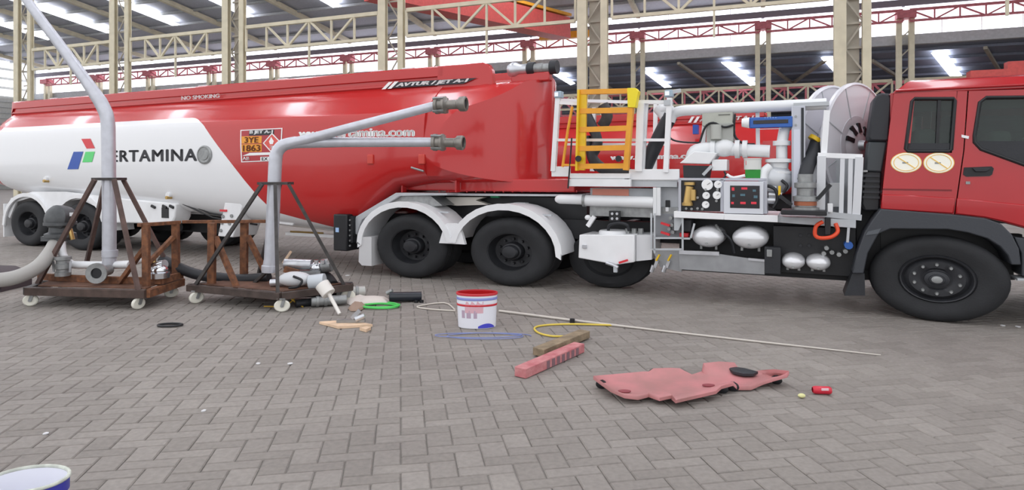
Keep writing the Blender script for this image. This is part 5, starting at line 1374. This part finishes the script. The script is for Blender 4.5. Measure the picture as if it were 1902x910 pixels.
coil('green_hose', mat('bright_green_hose', '4FC85E', .4), 706, 571, .24, .14, .012, 3.2, 'bright green hose coiled in front of the pale rag', 'hose')
a = gp(745, 562); b_ = (a.x+.24, a.y+.12, .06)
t = pipe_piece('black_hose_end', 'short shiny black pipe piece lying right of the rag', mat('navy_black', '22262E', .3), (a.x-.16, a.y, .075), (a.x+.26, a.y+.1, .065), .065)
MB().cyl((a.x-.2, a.y+.03, .12), (a.x-.12, a.y+.02, .16), .03, None, 8).build('lug', GALV, t)
for px, py, lb in ((773, 562, 'left one of two small dark nuts on the paving by the thin wire'), (783, 562, 'right one of two small dark nuts on the paving by the thin wire')):
    a = gp(px, py); lay(MB().lathe([(.028, 0), (.028, .035), (.014, .035), (.013, .01)], (a.x, a.y, 0), (a.x, a.y, 1), 6).build('hex_nut', BLACK, smooth=False), lb, 'nut')
# wood scraps with a metal latch on top
w1 = [tuple(gp(*p))[:2] for p in ((593, 602), (628, 611), (692, 607), (660, 601), (620, 600))]
lay(MB().zprism(w1, .002, .03).build('wood_offcut', PLY, smooth=False), 'pale flat wood offcut carrying a metal latch', 'wood')
w2 = [tuple(gp(*p))[:2] for p in ((668, 614), (680, 617.5), (689, 613), (680, 611))]
lay(MB().zprism(w2, .002, .035).build('wood_offcut', PLY, smooth=False), 'small pale wood chip at the corner of the flat offcut', 'wood')
t = thing('metal_latch', 'small grey metal latch lying on the wood offcut', 'latch', None, (gp(650, 604).x, gp(650, 604).y, .03)); c = Vector((gp(645, 604).x, gp(645, 604).y, .05))
MB().bar(c+Vector((-.12, 0, 0)), c+Vector((.2, .02, 0)), .05, .035).build('plate', GALV, t); MB().bar(c+Vector((.05, 0, .03)), c+Vector((.14, .02, .12)), .03, .04).build('arm', STEEL, t)
MB().cyl(c+Vector((.1, -.02, .02)), c+Vector((.2, .0, .06)), .03, None, 10).build('barrel', STEEL, t)
# black ring
a = gp(316, 605.5); pts = [(a.x+.135*math.cos(2*PI*k/24), a.y+.07*math.sin(2*PI*k/24), .014) for k in range(24)]
lay(MB().tube(pts, .013, 7, True).build('rubber_ring', BLACK), 'black rubber ring lying alone on the paving', 'ring')
# pail with red rim
a = gp(886, 606); t = thing('paint_pail', 'white and red paint pail standing on the paving in the middle', 'pail', None, a)
sc_ = a.y/F; rad = 37.5*sc_; hh = 65*sc_*.985
PW_ = mat('pail_white', 'E9EAF2', .4)
MB().lathe([(rad*.90, 0), (rad*.93, .004), (rad*.985, hh*.72), (rad*1.0, hh*.72), (rad*1.0, hh*.74), (rad*.99, hh*.74), (rad*1.0, hh*.97), (rad*1.02, hh), (rad*.985, hh)], a, a+Vector((0, 0, 1)), 40, 1, .62).build('bucket', PW_, t)
MB().lathe([(rad*.975, hh*.99), (rad*.95, hh*.6), (rad*.93, hh*.3), (.001, hh*.3)], a, a+Vector((0, 0, 1)), 36, 1, .62).build('red_paint_inside', mat('wet_red', 'B81C22', .25), t)
MB().lathe([(rad*1.0, hh*.93), (rad*1.025, hh*.94), (rad*1.035, hh*.99), (rad*1.02, hh*1.005), (rad*.97, hh*1.005), (rad*.97, hh*.97)], a, a+Vector((0, 0, 1)), 40, 1, .62).build('red_rim', mat('rim_red', 'C8323C', .4), t)
MB().lathe([(rad*.985, hh*.63), (rad*1.005, hh*.64), (rad*1.005, hh*.68), (rad*.985, hh*.69)], a, a+Vector((0, 0, 1)), 40, 1, .62).build('red_band', mat('rim_red', 'C8323C', .4), t)
MB().lathe([(rad*.995, hh*.80), (rad*1.012, hh*.81), (rad*1.014, hh*.87), (rad*.998, hh*.88)], a, a+Vector((0, 0, 1)), 40, 1, .62).build('blue_band', mat('pale_blue_band', '8A94D0', .4), t)
def onpail(ang, z, k=1.008): r_ = rad*(.93+.055*z/.72) if z < .72 else rad; return (a.x+r_*k*math.sin(R(ang)), a.y-r_*k*math.cos(R(ang))*.62, hh*z)
def pail_patch(name, m, a0, a1, z0, z1, shape=None, n=10):
    b = MB(); vs = []
    for i in range(n+1):
        f = i/n; an = a0+(a1-a0)*f; zt = z1 if shape is None else z0+(z1-z0)*shape(f)
        vs += [onpail(an, z0), onpail(an, max(zt, z0+.002))]
    b.add(vs, [(2*i, 2*i+2, 2*i+3, 2*i+1) for i in range(n)]); return b.build(name, m, t, smooth=False, fix=False)
pail_patch('blue_swoosh', mat('swoosh_blue', '4A4CC8', .4), 5, 68, .02, .15, lambda f: math.sin(PI*min(1, f*.9+.1))**.8)
SPL = mat('faded_red_splash', 'DDB0BA', .5)
pail_patch('paint_splash', SPL, -35, 20, .45, .80, lambda f: .55+.45*abs(math.sin(f*11)))
lettering('pail_print', 'OLINA', mat('faded_print', 'B88090', .5), t, lambda x, y: onpail(-42+75*x, .66+.19*y, 1.016), .01) if False else None
for k, (an, w_) in enumerate(((-48, 12), (-30, 14), (-8, 10))):
    pail_patch('printed_mark', mat('faded_print', 'B9A3B6', .5), an, an+w_, .30, .52, None, 3)
# foreground pail, mostly below the picture
a = Vector((at(50, 890, 3.1).x, 3.1, 0)); t = thing('open_pail', 'open white pail with a blue band at the lower left corner', 'pail', None, a)
zt = at(0, 889, 3.1).z; rad = 70*3.1/F
MB().lathe([(rad*.86, 0), (rad*.88, .004), (rad*.97, zt*.8), (rad, zt*.85), (rad, zt*.985), (rad*1.02, zt), (rad*.965, zt), (rad*.93, zt*.5), (rad*.9, zt*.25), (.001, zt*.25)], a, a+Vector((0, 0, 1)), 44, 1, .76).build('bucket', PW_, t)
MB().lathe([(rad*.985, zt*.72), (rad*1.008, zt*.73), (rad*1.012, zt*.955), (rad*.99, zt*.96)], a, a+Vector((0, 0, 1)), 44, 1, .76).build('blue_band', mat('deep_blue_band', '3A3CA4', .4), t)
MB().tube([(a.x+rad*1.0*math.cos(2*PI*k/40), a.y+rad*.76*math.sin(2*PI*k/40), zt-.002) for k in range(40)], .009, 8, True).build('dirty_lip', mat('dirty_lip', 'C6CABF', .6, var=.2, vscale=20), t)
# rods and cords on the floor
def rod(name, m, pts, r, label, cat, n=7, sm=0):
    rl_ = r if isinstance(r, list) else [r]*len(pts); P = [Vector((*gp(px, py)[:2], k+.002)) for (px, py), k in zip(pts, rl_)]
    return lay(MB().tube(smooth_path(P, sm) if sm else P, r, n).build(name, m, ang=60), label, cat)
rod('long_rod', mat('pale_rod', 'CDC6BE', .5, metal=.2), ((927, 580), (1060, 597), (1250, 619), (1430, 639), (1636, 661)), [.016, .015, .011, .010, .006], 'long thin pale rod crossing the paving right of the pail', 'rod')
rod('pale_strip', mat('pale_strip', 'CFC8BE', .6), ((845, 577), (825, 564), (775, 571), (800, 576), (846, 579)), .01, 'folded pale strip lying left of the paint pail', 'strip', sm=4)
t = gp(1063, 600); lay(MB().lathe([(.03, 0), (.03, .05), (.001, .05)], t, t+Vector((0, 0, 1)), 10).build('rod_clip', BLACK), 'small black clip at the long rod behind the yellow hose', 'clip')
coil('blue_cord', mat('blue_cord', '7F8CC2', .5), 908, 625.5, .45, .12, .0045, 2.1, 'thin blue cord looped in front of the paint pail', 'cord', jit=.09, drift=-.14)
rod('yellow_hose', mat('yellow_hose', 'E0C552', .45), ((1140, 606), (1060, 604), (1012, 606), (993, 611), (1000, 620), (1022, 626), (1048, 627)), .011, 'bent yellow hose running under the brown timber', 'hose', 8, 5)
# timbers
def timber(name, m, p0, p1, w_, h_, z, label, tilt=0):
    p = Vector((*gp(*p0)[:2], z+h_/2)); q = Vector((*gp(*p1)[:2], z+h_/2+tilt))
    return lay(MB().bar(p, q, w_, h_).build(name, m, bevel=.006), label, 'timber')
t1 = timber('timber_block', WOOD, (1000, 664), (1086, 628), .13, .075, .012, 'weathered brown timber lying behind the pink block')
pk = thing('painted_block', 'pink red painted square timber in front of the brown one', 'timber', None, (*gp(1015, 685)[:2], 0))
p = Vector((*gp(966, 702)[:2], .046)); q = Vector((*gp(1076, 653)[:2], .046))
MB().bar(p, q, .12, .085).build('beam', PINKW, pk, bevel=.006)
d = (q-p); dn = d.normalized(); sd = Vector((dn.y, -dn.x, 0))
for k in range(7):
    c = p+d*(.35+.085*k); MB().bar(c+sd*.056+Vector((0, 0, -.04)), c+sd*.056+Vector((0, 0, .030)), .05, .012, sd).build('dark_patch', mat('grime_patch', '80636A', .8), pk)
# mechanic's creeper
CP = mat('creeper_pink', 'C47E80', .5, vscale=4, c2='A87472')
cr = thing('mechanic_creeper', 'pink red plastic creeper board on small black wheels', 'creeper', None, (*gp(1275, 715)[:2], 0))
Zc = .085
def cpnt(px, py, z=Zc): return ground(px, py, z)
# outline of the board, clockwise from the left tip; heights follow the dished shape
outl = [((1102, 698), .10), ((1130, 696), .07), ((1195, 690), .07), ((1205, 690), .075), ((1213, 684), .10), ((1245, 683), .10), ((1262, 684), .10), ((1285, 696), .06), ((1303, 690), .05), ((1306, 674), .12), ((1335, 671), .13), ((1364, 673), .12), ((1370, 684), .06),
        ((1400, 690), .05), ((1412, 688), .07), ((1438, 686), .11), ((1466, 689), .115), ((1462, 695), .11), ((1437, 702), .09), ((1418, 708), .06), ((1395, 718), .04), ((1370, 718), .04), ((1362, 710), .09), ((1340, 716), .085), ((1330, 725), .075), ((1255, 742), .07), ((1248, 733), .08),
        ((1225, 738), .065), ((1205, 731), .06), ((1185, 736), .06), ((1160, 733), .07), ((1135, 722), .08), ((1118, 710), .10)]
top = [cpnt(p[0], p[1], z) for p, z in outl]
b = MB(); n = len(top); cen = sum(top, Vector())/n
axis0 = cpnt(1130, 712, .055); axis1 = cpnt(1435, 694, .06)
def toward(p, f):
    d = axis1-axis0; t_ = max(.0, min(1, (p-axis0).dot(d)/d.dot(d))); a_ = axis0+d*t_
    r = p+(a_-p)*f; r.z = p.z+(.05-p.z)*min(1, f*1.6); return r
rings = [[p-Vector((0, 0, .028)) for p in top], [Vector((p.x, p.y, p.z-.004)) for p in top], [toward(p, .03)+Vector((0, 0, .004)) for p in top], [toward(p, .22) for p in top], [toward(p, .6) for p in top], [toward(p, 1) for p in top]]
b.loft(rings, True, False)
bot = [[p-Vector((0, 0, .028)) for p in top], [toward(p, .25)-Vector((0, 0, .02)) for p in top], [toward(p, .97)-Vector((0, 0, .015)) for p in top]]
b.loft(bot, True, False)
b.build('board', CP, cr, ang=50)
hp = [cpnt(x, y, .085) for x, y in ((1352, 683), (1362, 681), (1385, 684), (1408, 690), (1400, 694), (1380, 694), (1362, 690))]
MB().loft([[p-Vector((0, 0, .02)) for p in hp], hp, [p+(sum(hp, Vector())/len(hp)-p)*.3+Vector((0, 0, .008)) for p in hp]]).build('painted_hollow', BLACKP, cr)  # thin black piece: the dark of a crescent hollow put in as colour
for px, py in ((1117, 721), (1342, 730), (1442, 713), (1362, 726), (1215, 700), (1330, 690)):
    g_ = ground(px, py); o = MB().lathe([(.6, -.018), (1, -.012), (1, .012), (.6, .018)], (g_.x, g_.y, .034), (g_.x+.3, g_.y+1, .034), 14, .045, .034, cap=True).build('caster_wheel', BLACK, cr)
    MB().bar((g_.x, g_.y, .028), (g_.x, g_.y, .07), .03, .03).build('caster_fork', BLACK, o)
for px, py in ((1216, 691), (1316, 716), (1160, 727)):
    c = cpnt(px, py, .066); MB().lathe([(1, 0), (1, .006), (.7, .006), (.001, .003)], c, c+Vector((0, 0, 1)), 14, .05, .03).build('hand_slot', mat('slot_dark', '8A3C44', .6), cr)
# drink can and scrap
a = gp(1527, 732); t = thing('drink_can', 'crushed red drink can lying right of the creeper', 'can', None, (a.x, a.y, 0))
MB().lathe([(.02, -.073), (.024, -.07), (.029, -.06), (.031, -.05), (.031, .05), (.028, .06), (.023, .068), (.001, .066)], (a.x, a.y, .032), (a.x+1, a.y-.12, .03), 18).build('can_body', mat('can_red', 'C8283C', .3), t)
MB().box(a.x-.02, a.x+.035, a.y-.036, a.y-.026, .04, .056).build('white_print', mat('can_white', 'E8C8CE', .4), t)
a = gp(1489, 739); lay(MB().ball((a.x, a.y, .018), .03, .022, .017, 10, 6).build('yellow_scrap', mat('lemon_scrap', 'D8D69A', .6)), 'small pale yellow scrap left of the red can', 'scrap')
# dark corner of something at the left edge
t = thing('dark_ramp', 'dark brown wedge at the left edge below the pale hose', 'ramp', None, (at(0, 500, 9.6).x-.1, 9.6, 0))
a = at(0, 482, 9.6); b2 = at(22, 494, 9.5)
MB().prism([(a.x-.6, .0), (b2.x, .0), (b2.x, .20), (a.x, .30), (a.x-.6, .32)], 9.3, 9.9).build('wedge', mat('dark_brown', '4A4044', .7), t)
MB().cyl((a.x-.6, 9.25, .10), (b2.x+.0, 9.25, .10), .06, None, 12).build('rubber_edge', BLACKP, t)
# small litter on the paving
rl = random.Random(11)
LIT = mat('white_scrap', 'D8D8DA', .7)
for i, (px, py, lb) in enumerate(((85, 806, 'white paper scrap lying above the open pail at lower left'), (480, 676, 'tiny white flake on the paving left of centre'), (646, 512, 'white scrap on the ground behind the pump pile'), (538, 676, 'tiny white flake farther right on the open paving'),
                                  (1150, 727, 'white flake just under the left tip of the creeper'), (1862, 605, 'white flake on the paving before the front wheel'), (1890, 607, 'white flake at the right edge of the picture'), (378, 764, 'bluish white flake on the paving at lower left'))):
    a = gp(px, py); r_ = .02*a.y/5
    pts = [(a.x+r_*(.7+.6*rl.random())*math.cos(k*PI/3), a.y+r_*(.7+.6*rl.random())*math.sin(k*PI/3)) for k in range(6)]
    lay(MB().zprism(pts, .001, .008).build('paper_scrap', LIT, smooth=False), lb, 'litter')
